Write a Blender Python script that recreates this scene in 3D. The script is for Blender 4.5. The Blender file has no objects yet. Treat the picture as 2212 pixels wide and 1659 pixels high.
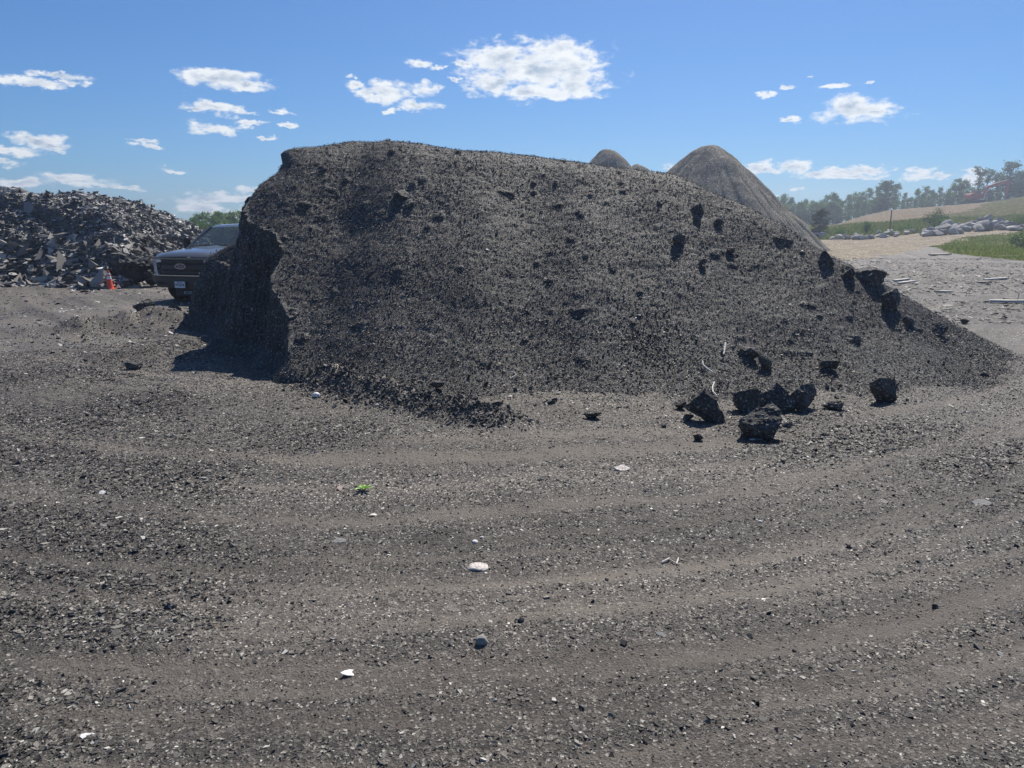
import bpy, bmesh, math, random
import numpy as np
from mathutils import Vector, Matrix
random.seed(7); RNG = np.random.default_rng(7)
R = math.radians

# ------------------------------------------------------------------ camera, sky, sun, exposure
sc = bpy.context.scene
CAMH = 2.05; PITCH = R(12.34); F = 1598.0            # photograph measured on a 2212 x 1659 sheet
cd = bpy.data.cameras.new("camera"); cam = bpy.data.objects.new("camera", cd)
sc.collection.objects.link(cam); sc.camera = cam
cam.location = (0, 0, CAMH); cam.rotation_euler = (R(90) - PITCH, 0, 0)
cd.sensor_width = 36; cd.lens = 36 * F / 2212; cd.clip_start = 0.05; cd.clip_end = 6000
SUN_EL, SUN_AZ = R(51.5), R(20)                        # azimuth measured from +Y to +X
sun_dir = Vector((math.sin(SUN_AZ) * math.cos(SUN_EL), math.cos(SUN_AZ) * math.cos(SUN_EL), math.sin(SUN_EL)))
sd = bpy.data.lights.new("sun", 'SUN'); so = bpy.data.objects.new("sun", sd); sc.collection.objects.link(so)
sd.energy = 4.6; sd.angle = R(0.5); sd.color = (1, .94, .85)
so.rotation_euler = sun_dir.to_track_quat('Z', 'Y').to_euler()
sc.view_settings.view_transform = 'Standard'; sc.view_settings.look = 'None'
sc.view_settings.exposure = 0.30; sc.view_settings.gamma = 1
sc.cycles.max_bounces = 6; sc.cycles.diffuse_bounces = 3; sc.cycles.glossy_bounces = 2

def ray(px, py):
    a = (px - 1106) / F; u = (829.5 - py) / F
    return Vector((a, math.cos(PITCH) + u * math.sin(PITCH), -math.sin(PITCH) + u * math.cos(PITCH)))

w = bpy.data.worlds.new("World"); sc.world = w; w.use_nodes = True
nt = w.node_tree; nt.nodes.clear()
def N(t, **k):
    n = nt.nodes.new(t)
    for a, b in k.items(): setattr(n, a, b)
    return n
L = nt.links.new
sky = N('ShaderNodeTexSky', sky_type='NISHITA', sun_disc=False, sun_elevation=SUN_EL, sun_rotation=SUN_AZ,
        altitude=300, air_density=1.0, dust_density=0.25, ozone_density=2.2)
tc = N('ShaderNodeTexCoord'); sep = N('ShaderNodeSeparateXYZ'); L(tc.outputs['Generated'], sep.inputs[0])
def M(op, a=None, b=None, c=None, clamp=False):
    n = N('ShaderNodeMath', operation=op); n.use_clamp = clamp
    for i, v in enumerate((a, b, c)):
        if v is None: continue
        if isinstance(v, (int, float)): n.inputs[i].default_value = v
        else: L(v, n.inputs[i])
    return n.outputs[0]
def VM(op, a, b=None):
    n = N('ShaderNodeVectorMath', operation=op)
    for i, v in enumerate((a, b)):
        if v is None: continue
        if isinstance(v, tuple): n.inputs[i].default_value = v
        else: L(v, n.inputs[i])
    return n.outputs['Value' if op == 'LENGTH' else 0]
az = M('ARCTAN2', sep.outputs[0], sep.outputs[1])
el = M('ARCSINE', sep.outputs[2])
comb = N('ShaderNodeCombineXYZ'); L(az, comb.inputs[0]); L(el, comb.inputs[1])
uv = comb.outputs[0]
uvs = VM('MULTIPLY', uv, (1, 1.9, 1))
def wnoise(vec, scale, det, rough=.55, off=(0, 0, 0)):
    v = VM('ADD', vec, off)
    n = N('ShaderNodeTexNoise'); n.inputs['Scale'].default_value = scale; n.inputs['Detail'].default_value = det
    n.inputs['Roughness'].default_value = rough; L(v, n.inputs['Vector']); return n
w1 = wnoise(uvs, 26, 5, .6); w2 = wnoise(uvs, 110, 4, .6, (3, 1, 0))
warp = VM('MULTIPLY', VM('SUBTRACT', w1.outputs['Color'], (.5, .5, .5)), (.045, .020, 0))
warp2 = VM('MULTIPLY', VM('SUBTRACT', w2.outputs['Color'], (.5, .5, .5)), (.016, .009, 0))
uvw = VM('ADD', VM('ADD', uv, warp), warp2)
# (x, y, half width, half height) of each puff
CL = [(1150,150,150,55),(1210,118,75,34),(1080,125,80,36),(1240,150,66,46),(1060,180,55,26),(1160,195,90,22),(1235,188,85,24),(1005,140,20,9),
      (985,175,12,6),(905,137,26,9),(940,147,20,5),(762,184,26,11),(835,200,55,24),(800,208,30,16),(918,192,26,14),(905,230,44,12),(848,238,18,7),(755,165,10,5),
      (478,170,82,21),(430,165,40,15),(535,183,36,14),(462,233,62,13),(420,236,25,8),(535,240,28,6),(476,276,56,12),(545,263,32,6),(538,270,20,5),(620,271,20,6),(605,243,28,5),
      (35,172,38,7),(80,182,46,8),(130,164,40,9),(150,178,22,6),(75,308,46,15),(25,328,46,10),(110,318,42,9),(5,350,26,6),
      (45,392,70,10),(160,386,60,10),(205,400,40,8),(278,406,22,5),(322,316,24,7),(315,304,24,4),(372,368,22,5),
      (450,428,74,11),(530,430,44,9),(540,411,38,8),(430,452,46,14),(530,462,34,12),
      (1850,240,76,24),(1835,228,40,18),(1890,246,46,13),(1710,258,24,7),(1652,205,24,7),(1708,184,18,8),(1808,186,32,6),(1820,180,14,4),(1755,165,8,3),
      (1450,364,24,8),(1640,364,56,13),(1715,358,30,13),(1600,378,30,8),(1670,370,20,6),
      (1755,376,34,9),(1820,370,60,9),(1870,364,46,8),(1830,380,66,7),(1725,411,14,4),(1690,418,8,4),
      (1995,372,30,8),(1975,383,34,6),(2030,381,34,6),(2110,372,26,9),(2120,390,30,8),(2100,400,22,6),(1875,178,8,3),
      (570,295,18,3)]
dmin = None
for (x, y, a, b) in CL:
    d = ray(x, y).normalized(); ca = math.atan2(d.x, d.y); ce = math.asin(d.z)
    q = VM('MULTIPLY', VM('SUBTRACT', uvw, (ca, ce, 0)), (F / a, F * 1.05 / b, 0))
    ln = VM('LENGTH', q)
    dmin = ln if dmin is None else M('MINIMUM', dmin, ln)
n1 = wnoise(uvs, 42, 9, .57, (7, 2, 1))
fld = M('ADD', M('SUBTRACT', 1.14, dmin), M('MULTIPLY', M('SUBTRACT', n1.outputs['Fac'], .5), 2.6))
mr = N('ShaderNodeMapRange', interpolation_type='SMOOTHSTEP'); L(fld, mr.inputs[0])
mr.inputs[1].default_value = 0.0; mr.inputs[2].default_value = .75
thick = N('ShaderNodeMapRange', interpolation_type='SMOOTHSTEP'); L(M('SUBTRACT', 1.0, dmin), thick.inputs[0])
thick.inputs[1].default_value = .3; thick.inputs[2].default_value = 1.0
n2 = wnoise(uvs, 30, 7, .58, (1, 9, 4))
shade = M('MULTIPLY', thick.outputs[0], M('MULTIPLY', M('SUBTRACT', n2.outputs['Fac'], .40), 5.0, clamp=True))
ccol = N('ShaderNodeMixRGB'); L(shade, ccol.inputs[0])
ccol.inputs[1].default_value = (.92, .95, .97, 1); ccol.inputs[2].default_value = (.38, .48, .62, 1)
skm = N('ShaderNodeMixRGB', blend_type='MULTIPLY'); skm.inputs[0].default_value = 1
L(sky.outputs[0], skm.inputs[1]); skm.inputs[2].default_value = (.30, .55, .85, 1)
bg1 = N('ShaderNodeBackground'); bg1.inputs[1].default_value = .092; L(skm.outputs[0], bg1.inputs[0])
bg2 = N('ShaderNodeBackground'); bg2.inputs[1].default_value = .84; L(ccol.outputs[0], bg2.inputs[0])
mx = N('ShaderNodeMixShader'); L(M('MULTIPLY', mr.outputs[0], .97), mx.inputs[0]); L(bg1.outputs[0], mx.inputs[1]); L(bg2.outputs[0], mx.inputs[2])
wo = N('ShaderNodeOutputWorld'); L(mx.outputs[0], wo.inputs[0])

# ------------------------------------------------------------------ helpers
def tag(o, label=None, cat=None, group=None, kind=None):
    if label: o['label'] = label
    if cat: o['category'] = cat
    if group: o['group'] = group
    if kind: o['kind'] = kind
    return o
def empty(name, loc=(0, 0, 0), rz=0):
    o = bpy.data.objects.new(name, None); sc.collection.objects.link(o)
    o.location = loc; o.rotation_euler = (0, 0, rz); o.empty_display_size = .1; return o
def link(name, me, mat=None, parent=None, loc=None):
    o = bpy.data.objects.new(name, me); sc.collection.objects.link(o)
    if mat and not me.materials: me.materials.append(mat)
    if parent: o.parent = parent
    if loc is not None: o.location = loc
    return o
def np_mesh(name, V, Fc, smooth=False):
    """V (n,3), Fc (m,k) all faces with k corners"""
    me = bpy.data.meshes.new(name); V = np.ascontiguousarray(V, np.float32); Fc = np.ascontiguousarray(Fc, np.int32)
    m, k = Fc.shape
    me.vertices.add(len(V)); me.vertices.foreach_set('co', V.ravel())
    me.loops.add(m * k); me.loops.foreach_set('vertex_index', Fc.ravel())
    me.polygons.add(m); me.polygons.foreach_set('loop_start', np.arange(0, m * k, k, dtype=np.int32))
    me.polygons.foreach_set('use_smooth', np.full(m, smooth)); me.update(calc_edges=True); return me
def _hash(i, j, k, s):
    h = (i.astype(np.int64) * 374761393 + j.astype(np.int64) * 668265263 + k.astype(np.int64) * 2147483647 + s * 974711) & 0xFFFFFFFF
    h = ((h ^ (h >> 13)) * 1274126177) & 0xFFFFFFFF
    h = (h ^ (h >> 16)) & 0xFFFFFF
    return h / float(0xFFFFFF) * 2 - 1
def vn(p, s=0):
    p = np.asarray(p, float); f0 = np.floor(p); t = p - f0; t = t * t * t * (t * (t * 6 - 15) + 10); f0 = f0.astype(np.int64)
    r = 0
    for a in (0, 1):
        for b in (0, 1):
            for c in (0, 1):
                wt = (t[:, 0] if a else 1 - t[:, 0]) * (t[:, 1] if b else 1 - t[:, 1]) * (t[:, 2] if c else 1 - t[:, 2])
                r = r + wt * _hash(f0[:, 0] + a, f0[:, 1] + b, f0[:, 2] + c, s)
    return r
def fbm(p, sc_, oct_=4, s=0, g=.5):
    r = 0; a = 1; p = np.asarray(p, float) * sc_
    for o in range(oct_): r = r + a * vn(p, s + o * 17); p = p * 2.03; a *= g
    return r
def sstep(a, b, x):
    t = np.clip((x - a) / (b - a), 0, 1); return t * t * (3 - 2 * t)
def smin(a, b, k):
    h = np.clip(.5 + .5 * (b - a) / k, 0, 1); return b * (1 - h) + a * h - k * h * (1 - h)
def proj(X, Y, Z):
    dz = Z - CAMH; d = Y * math.cos(PITCH) - dz * math.sin(PITCH); u = Y * math.sin(PITCH) + dz * math.cos(PITCH)
    return 1106 + F * X / d, 829.5 - F * u / d
def inpoly(x, y, P):
    r = np.zeros(x.shape, bool); n = len(P)
    for i in range(n):
        x1, y1 = P[i]; x2, y2 = P[(i + 1) % n]
        c = ((y1 > y) != (y2 > y)) & (x < (x2 - x1) * (y - y1) / ((y2 - y1) if y2 != y1 else 1e-9) + x1); r ^= c
    return r

class MB:
    """collects simple shapes into one mesh"""
    def __init__(s): s.bm = bmesh.new()
    def box(s, c, d, bev=0, rot=None, taper=None):
        t = bmesh.new(); bmesh.ops.create_cube(t, size=1)
        for v in t.verts:
            k = 1
            if taper and v.co.z > 0: v.co.x *= taper[0]; v.co.y *= taper[1]
            v.co = Vector((v.co.x * d[0], v.co.y * d[1], v.co.z * d[2]))
        if bev: bmesh.ops.bevel(t, geom=t.edges[:], offset=bev, segments=2, affect='EDGES')
        if rot: bmesh.ops.rotate(t, verts=t.verts, matrix=rot)
        bmesh.ops.translate(t, verts=t.verts, vec=c); s._add(t); return s
    def _add(s, t):
        me = bpy.data.meshes.new('t'); t.to_mesh(me); t.free(); s.bm.from_mesh(me); bpy.data.meshes.remove(me)
    def tube(s, pts, rad, n=8, cap=True):
        pts = [Vector(p) for p in pts]; rad = rad if isinstance(rad, (list, tuple)) else [rad] * len(pts); rings = []
        for i, p in enumerate(pts):
            d = (pts[min(i + 1, len(pts) - 1)] - pts[max(i - 1, 0)]).normalized()
            q = d.to_track_quat('Z', 'Y'); rings.append([s.bm.verts.new(p + q @ Vector((math.cos(2 * math.pi * j / n) * rad[i], math.sin(2 * math.pi * j / n) * rad[i], 0))) for j in range(n)])
        for a, b in zip(rings, rings[1:]):
            for j in range(n): s.bm.faces.new((a[j], a[(j + 1) % n], b[(j + 1) % n], b[j]))
        if cap: s.bm.faces.new(rings[0][::-1]); s.bm.faces.new(rings[-1])
        return s
    def prism(s, poly, axis, a, b, bev=0):
        """poly 2d points, extruded along axis from a to b; axis x: poly is (y,z); y: (x,z); z: (x,y)"""
        t = bmesh.new()
        def P(u, v, w_): return {'x': (w_, u, v), 'y': (u, w_, v), 'z': (u, v, w_)}[axis]
        va = [t.verts.new(P(u, v, a)) for u, v in poly]; vb = [t.verts.new(P(u, v, b)) for u, v in poly]; n = len(poly)
        t.faces.new(va); t.faces.new(vb[::-1])
        for i in range(n): t.faces.new((va[i], vb[i], vb[(i + 1) % n], va[(i + 1) % n]))
        bmesh.ops.recalc_face_normals(t, faces=t.faces)
        if bev: bmesh.ops.bevel(t, geom=t.edges[:], offset=bev, segments=2, affect='EDGES', clamp_overlap=True)
        s._add(t); return s
    def grid(s, rows, close=False):
        vs = [[s.bm.verts.new(p) for p in r] for r in rows]
        for a, b in zip(vs, vs[1:]):
            for j in range(len(a) - (0 if close else 1)):
                k = (j + 1) % len(a); s.bm.faces.new((a[j], a[k], b[k], b[j]))
        return s
    def build(s, name, mat, parent=None, smooth=False, loc=None):
        me = bpy.data.meshes.new(name); bmesh.ops.recalc_face_normals(s.bm, faces=s.bm.faces); s.bm.to_mesh(me); s.bm.free()
        if smooth: me.polygons.foreach_set('use_smooth', [True] * len(me.polygons)); me.set_sharp_from_angle(angle=R(40))
        return link(name, me, mat, parent, loc)

# ------------------------------------------------------------------ materials
def nmat(name, rough=.8, spec=.3, metal=0):
    m = bpy.data.materials.new(name); m.use_nodes = True; b = m.node_tree.nodes['Principled BSDF']
    b.inputs['Roughness'].default_value = rough; b.inputs['Specular IOR Level'].default_value = spec; b.inputs['Metallic'].default_value = metal
    return m, m.node_tree, b
class NT:
    def __init__(s, t): s.t = t
    def n(s, ty, ins=None, **k):
        o = s.t.nodes.new(ty)
        for a, b in k.items(): setattr(o, a, b)
        for a, b in (ins or {}).items():
            if hasattr(b, 'links') or isinstance(b, bpy.types.NodeSocket): s.t.links.new(b, o.inputs[a])
            else: o.inputs[a].default_value = b
        return o
    def noise(s, vec, scale, det=4, rough=.55): return s.n('ShaderNodeTexNoise', {'Vector': vec, 'Scale': scale, 'Detail': det, 'Roughness': rough}).outputs['Fac']
    def ramp(s, fac, st, interp='LINEAR'):
        r = s.n('ShaderNodeValToRGB', {'Fac': fac}); cr = r.color_ramp; cr.interpolation = interp
        while len(cr.elements) < len(st): cr.elements.new(.5)
        for e, (p, c) in zip(cr.elements, st): e.position = p; e.color = (*c, 1) if len(c) == 3 else c
        return r.outputs[0]
    def mix(s, f, a, b, bt='MIX'):
        o = s.n('ShaderNodeMixRGB', blend_type=bt)
        for i, v in enumerate((f, a, b)):
            if isinstance(v, bpy.types.NodeSocket): s.t.links.new(v, o.inputs[i])
            else: o.inputs[i].default_value = v if not isinstance(v, tuple) or len(v) == 4 else (*v, 1)
        return o.outputs[0]
    def bump(s, h, strength, dist, b):
        o = s.n('ShaderNodeBump', {'Height': h, 'Strength': strength, 'Distance': dist}); s.t.links.new(o.outputs[0], b.inputs['Normal'])
def grey(v, w=(1, 1, 1)): return (v * w[0], v * w[1], v * w[2])

def flake_mat(name, stops, rough=.6, spec=.4):
    m, t, b = nmat(name, rough, spec); k = NT(t); g = k.n('ShaderNodeNewGeometry')
    c = k.ramp(g.outputs['Random Per Island'], stops)
    nz = k.noise(g.outputs['Position'], 160, 3, .7)
    t.links.new(k.mix(.8, c, k.ramp(nz, [(.3, (.5, .5, .5)), (.7, (1.3, 1.3, 1.3))]), 'MULTIPLY'), b.inputs['Base Color']); return m
def granular(name, dark, mid, light, scale=70, bump=.8, bd=.012, tint=None, track=False, rough=.68, spec=.35):
    m, t, b = nmat(name, rough, spec); k = NT(t); P = k.n('ShaderNodeNewGeometry').outputs['Position']
    v = k.n('ShaderNodeTexVoronoi', {'Vector': P, 'Scale': scale}); v2 = k.n('ShaderNodeTexVoronoi', {'Vector': P, 'Scale': scale * .37})
    hs = k.n('ShaderNodeSeparateColor', {'Color': v.outputs['Color']}); h2 = k.n('ShaderNodeSeparateColor', {'Color': v2.outputs['Color']})
    c = k.ramp(hs.outputs[0], [(0, dark), (.55, mid), (.9, light), (.97, tuple(min(1, x * 2.4) for x in light)), (1, tuple(min(.7, x * 4) for x in light))])
    c = k.mix(k.ramp(h2.outputs[1], [(.82, (0, 0, 0)), (.9, (.7, .7, .7))]), c, k.ramp(h2.outputs[0], [(0, dark), (.6, mid), (1, tuple(x * 1.8 for x in light))]))
    big = k.noise(P, .7, 4); c = k.mix(.75, c, k.ramp(big, [(.3, (.68, .68, .70)), (.7, (1.3, 1.28, 1.24))]), 'MULTIPLY')
    if track:
        a = k.n('ShaderNodeAttribute', attribute_name='track'); c = k.mix(a.outputs['Fac'], c, k.mix(.5, tint, k.ramp(k.noise(P, 220, 3, .7), [(.35, tuple(x * .35 for x in tint)), (.65, tuple(x * 1.5 for x in tint))])))
    if track: wa = k.n('ShaderNodeAttribute', attribute_name='wear'); c = k.mix(1.0, c, wa.outputs['Fac'], 'MULTIPLY')
    t.links.new(c, b.inputs['Base Color'])
    hgt = k.n('ShaderNodeMath', {0: v.outputs['Distance'], 1: k.noise(P, scale * 1.7, 4, .7)}, operation='SUBTRACT').outputs[0]
    k.bump(hgt, bump, bd, b); return m

M_ground = granular('crushed_shingle_ground', (.036, .032, .027), (.082, .073, .063), (.19, .172, .148), 85, .7, .012, (.165, .142, .115), True)
M_pile = granular('ground_shingle', (.028, .027, .026), (.050, .048, .045), (.10, .096, .09), 60, .5, .010)
M_flake_g = flake_mat('shingle_flake', [(0, (.030, .027, .023)), (.40, (.070, .063, .054)), (.68, (.14, .128, .110)), (.90, (.23, .21, .175)), (.972, (.38, .35, .30)), (1, (.75, .71, .62))])
M_flake_p = flake_mat('pile_flake', [(0, (.082, .079, .075)), (.45, (.125, .120, .113)), (.85, (.18, .173, .163)), (.975, (.24, .235, .225)), (.994, (.4, .39, .37)), (1, (.7, .69, .66))], .7, .3)
M_clod = granular('clod_shingle', (.038, .036, .034), (.070, .067, .062), (.14, .134, .125), 60, .8, .02)
M_sheet = flake_mat('torn_shingle', [(0, (.06, .06, .06)), (.38, (.16, .158, .155)), (.62, (.27, .265, .26)), (.82, (.36, .345, .32)), (.94, (.52, .50, .46)), (1, (.75, .73, .70))], .55, .5)
M_sheetpale = flake_mat('pale_shingle_back', [(0, (.12, .115, .105)), (.5, (.25, .235, .21)), (1, (.42, .40, .37))], .7, .3)
M_brown = granular('loamy_soil', (.16, .148, .125), (.205, .192, .166), (.27, .255, .22), 22, .5, .04, rough=1.0, spec=.0)
M_sand = granular('sandy_track', (.22, .188, .142), (.28, .243, .188), (.34, .30, .235), 14, .3, .03, rough=1.0, spec=.0)
M_sandhill = granular('bare_sandy_soil', (.17, .135, .092), (.21, .170, .118), (.25, .205, .145), 6, .35, .06, rough=1.0, spec=.0)
M_hill = granular('dry_grass_hill', (.065, .070, .030), (.11, .110, .050), (.15, .14, .072), 4, .8, .1, rough=1.0, spec=.0)
M_meadow = granular('weedy_meadow', (.045, .062, .020), (.070, .085, .030), (.10, .11, .045), 6, .9, .1, rough=1.0, spec=.0)
M_lawn = granular('rough_grass_soil', (.07, .08, .035), (.10, .115, .05), (.14, .15, .07), 14, .8, .05, rough=1.0, spec=.0)

def simple(name, col, rough=.5, spec=.5, metal=0, nscale=None, namp=.25, coat=0, bump=0):
    m, t, b = nmat(name, rough, spec, metal); k = NT(t)
    if nscale:
        P = k.n('ShaderNodeTexCoord').outputs['Object']; nz = k.noise(P, nscale, 5, .6)
        c = k.ramp(nz, [(.3, tuple(x * (1 - namp) for x in col)), (.7, tuple(min(1, x * (1 + namp)) for x in col))]); t.links.new(c, b.inputs['Base Color'])
        if bump: k.bump(nz, bump, .01, b)
    else: b.inputs['Base Color'].default_value = (*col, 1)
    b.inputs['Coat Weight'].default_value = coat; b.inputs['Coat Roughness'].default_value = .08
    return m
def leaf_mat(name, a, b_, c_):
    m, t, b = nmat(name, .6, .25); k = NT(t); g = k.n('ShaderNodeNewGeometry')
    col = k.ramp(g.outputs['Random Per Island'], [(0, a), (.5, b_), (1, c_)])
    oi = k.n('ShaderNodeObjectInfo'); col = k.mix(.6, col, k.ramp(oi.outputs['Random'], [(0, (.75, .8, .8)), (.5, (1, 1, 1)), (1, (1.3, 1.2, .9))]), 'MULTIPLY')
    t.links.new(col, b.inputs['Base Color'])
    tr = k.n('ShaderNodeBsdfTranslucent'); t.links.new(k.mix(1, col, (1.1, 1.3, .6), 'MULTIPLY'), tr.inputs[0])
    ms = k.n('ShaderNodeMixShader', {0: .42, 1: b.outputs[0], 2: tr.outputs[0]}); t.links.new(ms.outputs[0], t.nodes['Material Output'].inputs[0]); return m

# ------------------------------------------------------------------ terrain and the great pile as height functions
CLA, CLB = np.array((-2.80, 9.35)), np.array((-7.35, 16.5))
CLD = (CLB - CLA) / np.linalg.norm(CLB - CLA); CLN = np.array((CLD[1], -CLD[0])) * (1 if CLD[1] > 0 else -1)
def pile_h(X, Y):
    X = np.asarray(X, float); Y = np.asarray(Y, float)
    wob = .10 * np.sin(X * 1.7 + .5) + .05 * np.sin(X * 4.1)
    toe = np.interp(X, [-6, -4, -2.6, -1, 1, 3, 4.8, 6.5, 8.1, 9.5], [9.2, 9.3, 9.3, 9.0, 8.9, 9.05, 9.5, 10.6, 11.7, 12.9]) + wob
    cap = np.interp(X, [-7.3, -6.92, -6.80, -6.57, -6.3, -5.2, -4.55, -4.16, -4.08, -3.88, -3.66, -3.58, -2.85, -2.0, -.92, .8, 1.6, 2.8, 3.9, 4.7, 5.4, 6.5, 7.1, 8.1, 9.5],
                    [-1, 0, .42, .95, 1.38, 1.90, 2.24, 2.46, 2.64, 2.78, 2.94, 3.20, 3.46, 3.44, 3.27, 3.16, 3.06, 2.85, 2.38, 1.92, 1.46, .86, .55, .05, -.6])
    ks = np.interp(X, [-3, -1.5, 0, 2], [.90, .84, .76, .72]); fr = ks * (Y - toe); fr = np.where(fr > 3, fr, .26 * np.log1p(np.exp(np.clip(fr / .26, -40, 12)))) - .03
    yc = toe + cap / ks
    kb = np.interp(X, [-4, 2.8, 4.2], [.04, .12, .7])
    top = cap - np.maximum(0, Y - yc) * kb
    back = .8 * (np.interp(X, [-7, -3, 3, 6, 8], [18.6, 19.5, 18.5, 17, 14.5]) - Y)
    s = (X - CLA[0]) * CLN[0] + (Y - CLA[1]) * CLN[1]; tt = (X - CLA[0]) * CLD[0] + (Y - CLA[1]) * CLD[1]
    s = s + .16 * np.sin(tt * 2.1 + 1) + .10 * np.sin(tt * 5.3) - .35 * sstep(1.5, 0, tt)
    lz = .25 * np.sin(tt * .9 + .4); cA = np.interp(s, [-2, -.25, 0, .32, .42, 1.02, 1.14, 1.6, 3], [-.9, -.05, .22, 1.2, 1.45, 2.0, 3.0, 4.4, 9]) + lz * sstep(.1, .4, s); cB = np.interp(s, [-2, -.3, 0, .25, .55, .9, 1.4, 3], [-.9, -.05, .30, 1.7, 3.1, 4.2, 5.5, 9]); cl = cB + (cA - cB) * sstep(2.4, 5.2, tt)
    h = smin(fr, top + .07, .38); h = smin(h, back, .3); h = smin(h, cl, .05)
    return h
def seg_d(X, Y, a, b):
    a = np.array(a); b = np.array(b); d = b - a; t = np.clip(((X - a[0]) * d[0] + (Y - a[1]) * d[1]) / (d @ d), 0, 1)
    return np.hypot(X - a[0] - t * d[0], Y - a[1] - t * d[1]), t
def track_mask(X, Y):
    c = Y - .13 * X - .055 * X * X
    m = 0
    for c0, wd, am in ((2.35, .12, .6), (2.75, .10, .5), (3.15, .15, .9), (3.75, .10, .6), (4.15, .13, .6), (5.1, .18, .5), (6.3, .2, .35)):
        m = np.maximum(m, am * np.exp(-((c - c0 - .08 * np.sin(X * .9 + c0)) / wd) ** 2))
    return m, c
def streaks(X, Y):
    m, c = track_mask(X, Y); a = fbm(np.stack([X * .20, c * 7, X * 0], 1), 1, 4, 301, .7); b = fbm(np.stack([X * .12, c * 1.6, X * 0], 1), 1, 3, 311, .6)
    return sstep(.05, .75, a), b
def terr_h(X, Y):
    X = np.asarray(X, float); Y = np.asarray(Y, float)
    r = np.hypot(X, Y)
    z1 = 1.25 * sstep(38, 64, X) * sstep(48, 95, Y)
    a = X / np.maximum(Y, 1)
    crest = np.interp(a, [.36, .42, .46, .497, .6095, .692, .9, 1.5], [0, .9, 3.4, 5.1, 6.7, 8.9, 11, 12]) * sstep(60, 100, Y)
    z2 = np.maximum(0, crest - z1) * sstep(100, 198, Y)
    return z1 + z2
def detail_h(X, Y):
    P = np.stack([X, Y, X * 0], 1); r = np.hypot(X, Y)
    near = 1 - sstep(30, 60, r)
    z = .035 * fbm(P, .45, 3, 3) + .012 * fbm(P, 2.3, 3, 9)
    m, c = track_mask(X, Y)
    z = z - .02 * m + m * .004 * np.sin(c * 75)
    rough = sstep(-.1, .6, fbm(P, .35, 2, 31) + .9 * np.exp(-((Y - 7) / 2.2) ** 2) * sstep(.5, -3, X)) * (1 - m)
    n = np.abs(fbm(P, 9, 3, 51)); z = z + near * (.004 + .015 * rough) * n
    # low berm running out from the toe of the pile
    d, t = seg_d(X, Y, (-2.6, 9.55), (-.05, 7.25)); bh = np.exp(-(d / .27) ** 2) * (1 - .5 * t) * np.clip(t * 6 + .3, 0, 1)
    z = z + bh * (.21 + .10 * fbm(P, 2.2, 2, 71) + .07 * np.abs(fbm(P, 9, 3, 73)))
    # spill heaps left of the pile
    for (x, y, hh, s) in ((-7.6, 14.6, .30, .55), (-8.3, 13.9, .22, .4), (-6.8, 14.9, .25, .5), (-9.2, 14.3, .10, .5), (-5.9, 11.2, .12, .4), (0.35, 5.3, .07, .55), (-2.2, 5.9, .04, .6)):
        dd = ((X - x) / (s * 1.5)) ** 2 + ((Y - y) / s) ** 2; z = z + hh * np.exp(-dd) * (1 + .35 * fbm(P, 2.5, 2, 77))
    far = sstep(60, 90, r) * .12 * fbm(P, .15, 3, 91)
    return z + far, rough
def hit(px, py, pile=True):
    d = ray(px, py); ts = np.geomspace(1.5, 420, 6000)
    X = d.x * ts; Y = d.y * ts; Z = CAMH + d.z * ts
    H = terr_h(X, Y)
    if pile: H = np.maximum(H, np.where((Y > 8) & (Y < 20) & (X > -9) & (X < 10), pile_h(X, Y), -9))
    i = np.argmax(Z < H)
    if i == 0: i = len(ts) - 1
    x_, y_ = X[i:i + 1], Y[i:i + 1]; g_ = float((terr_h(x_, y_) + detail_h(x_, y_)[0])[0])
    return Vector((X[i], Y[i], max(g_, H[i] if H[i] > terr_h(x_, y_)[0] + .03 else -9)))
def ground_at(x, y): return float((terr_h(np.array([x]), np.array([y])) + detail_h(np.array([x]), np.array([y]))[0])[0])

# ---- ground mesh, one polar sheet out to the horizon, cut into regions
ang = np.concatenate([np.linspace(-180, -52, 40, endpoint=False), np.linspace(-52, 52, 760, endpoint=False), np.linspace(52, 180, 41)])
rad = np.concatenate([[.05, .5, 1.0], np.geomspace(1.4, 620, 620)])
A, Rr = np.meshgrid(np.radians(ang), rad); X = (Rr * np.sin(A)).ravel(); Y = (Rr * np.cos(A)).ravel()
dz, roughm = detail_h(X, Y); TZ = terr_h(X, Y) + dz
na, nr = len(ang), len(rad)
idx = np.arange(na * nr).reshape(nr, na)
FQ = np.stack([idx[:-1, :-1], idx[:-1, 1:], idx[1:, 1:], idx[1:, :-1]], -1).reshape(-1, 4)[:, ::-1]
VG = np.stack([X, Y, TZ], 1)
fx, fy = X[FQ].mean(1), Y[FQ].mean(1); fz = terr_h(fx, fy); fr_ = np.hypot(fx, fy)
with np.errstate(all='ignore'): qx, qy = proj(fx, fy, fz)
jit = fbm(np.stack([fx, fy, fx * 0], 1), .35, 3, 5); qyj = qy + jit * 2.2; qxj = qx + jit * 14
ROAD = [(1640, 575), (1660, 520), (1770, 517), (1900, 512), (2060, 499), (2212, 488), (2700, 470), (2700, 484), (2212, 500), (2060, 521), (1960, 544), (1860, 558), (1740, 566)]
GRASS = [(2030, 535), (2055, 521), (2130, 509), (2212, 500), (2700, 484), (2700, 600), (2212, 563), (2130, 556), (2050, 546)]
ok = (fy > 20) & (fx > 5)
reg = np.zeros(len(FQ), int)
reg[(fr_ > 72)] = 3
reg[ok & inpoly(qxj, qyj, ROAD) & (fr_ < 400)] = 1
reg[ok & inpoly(qxj, qyj, GRASS)] = 2
nearhill = ok & (fy > 104) & (fx > 40) & (np.interp(fx / np.maximum(fy, 1), [.36, .42], [0, 1]) > .5)
reg[nearhill & (qy < 489)] = 4
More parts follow.
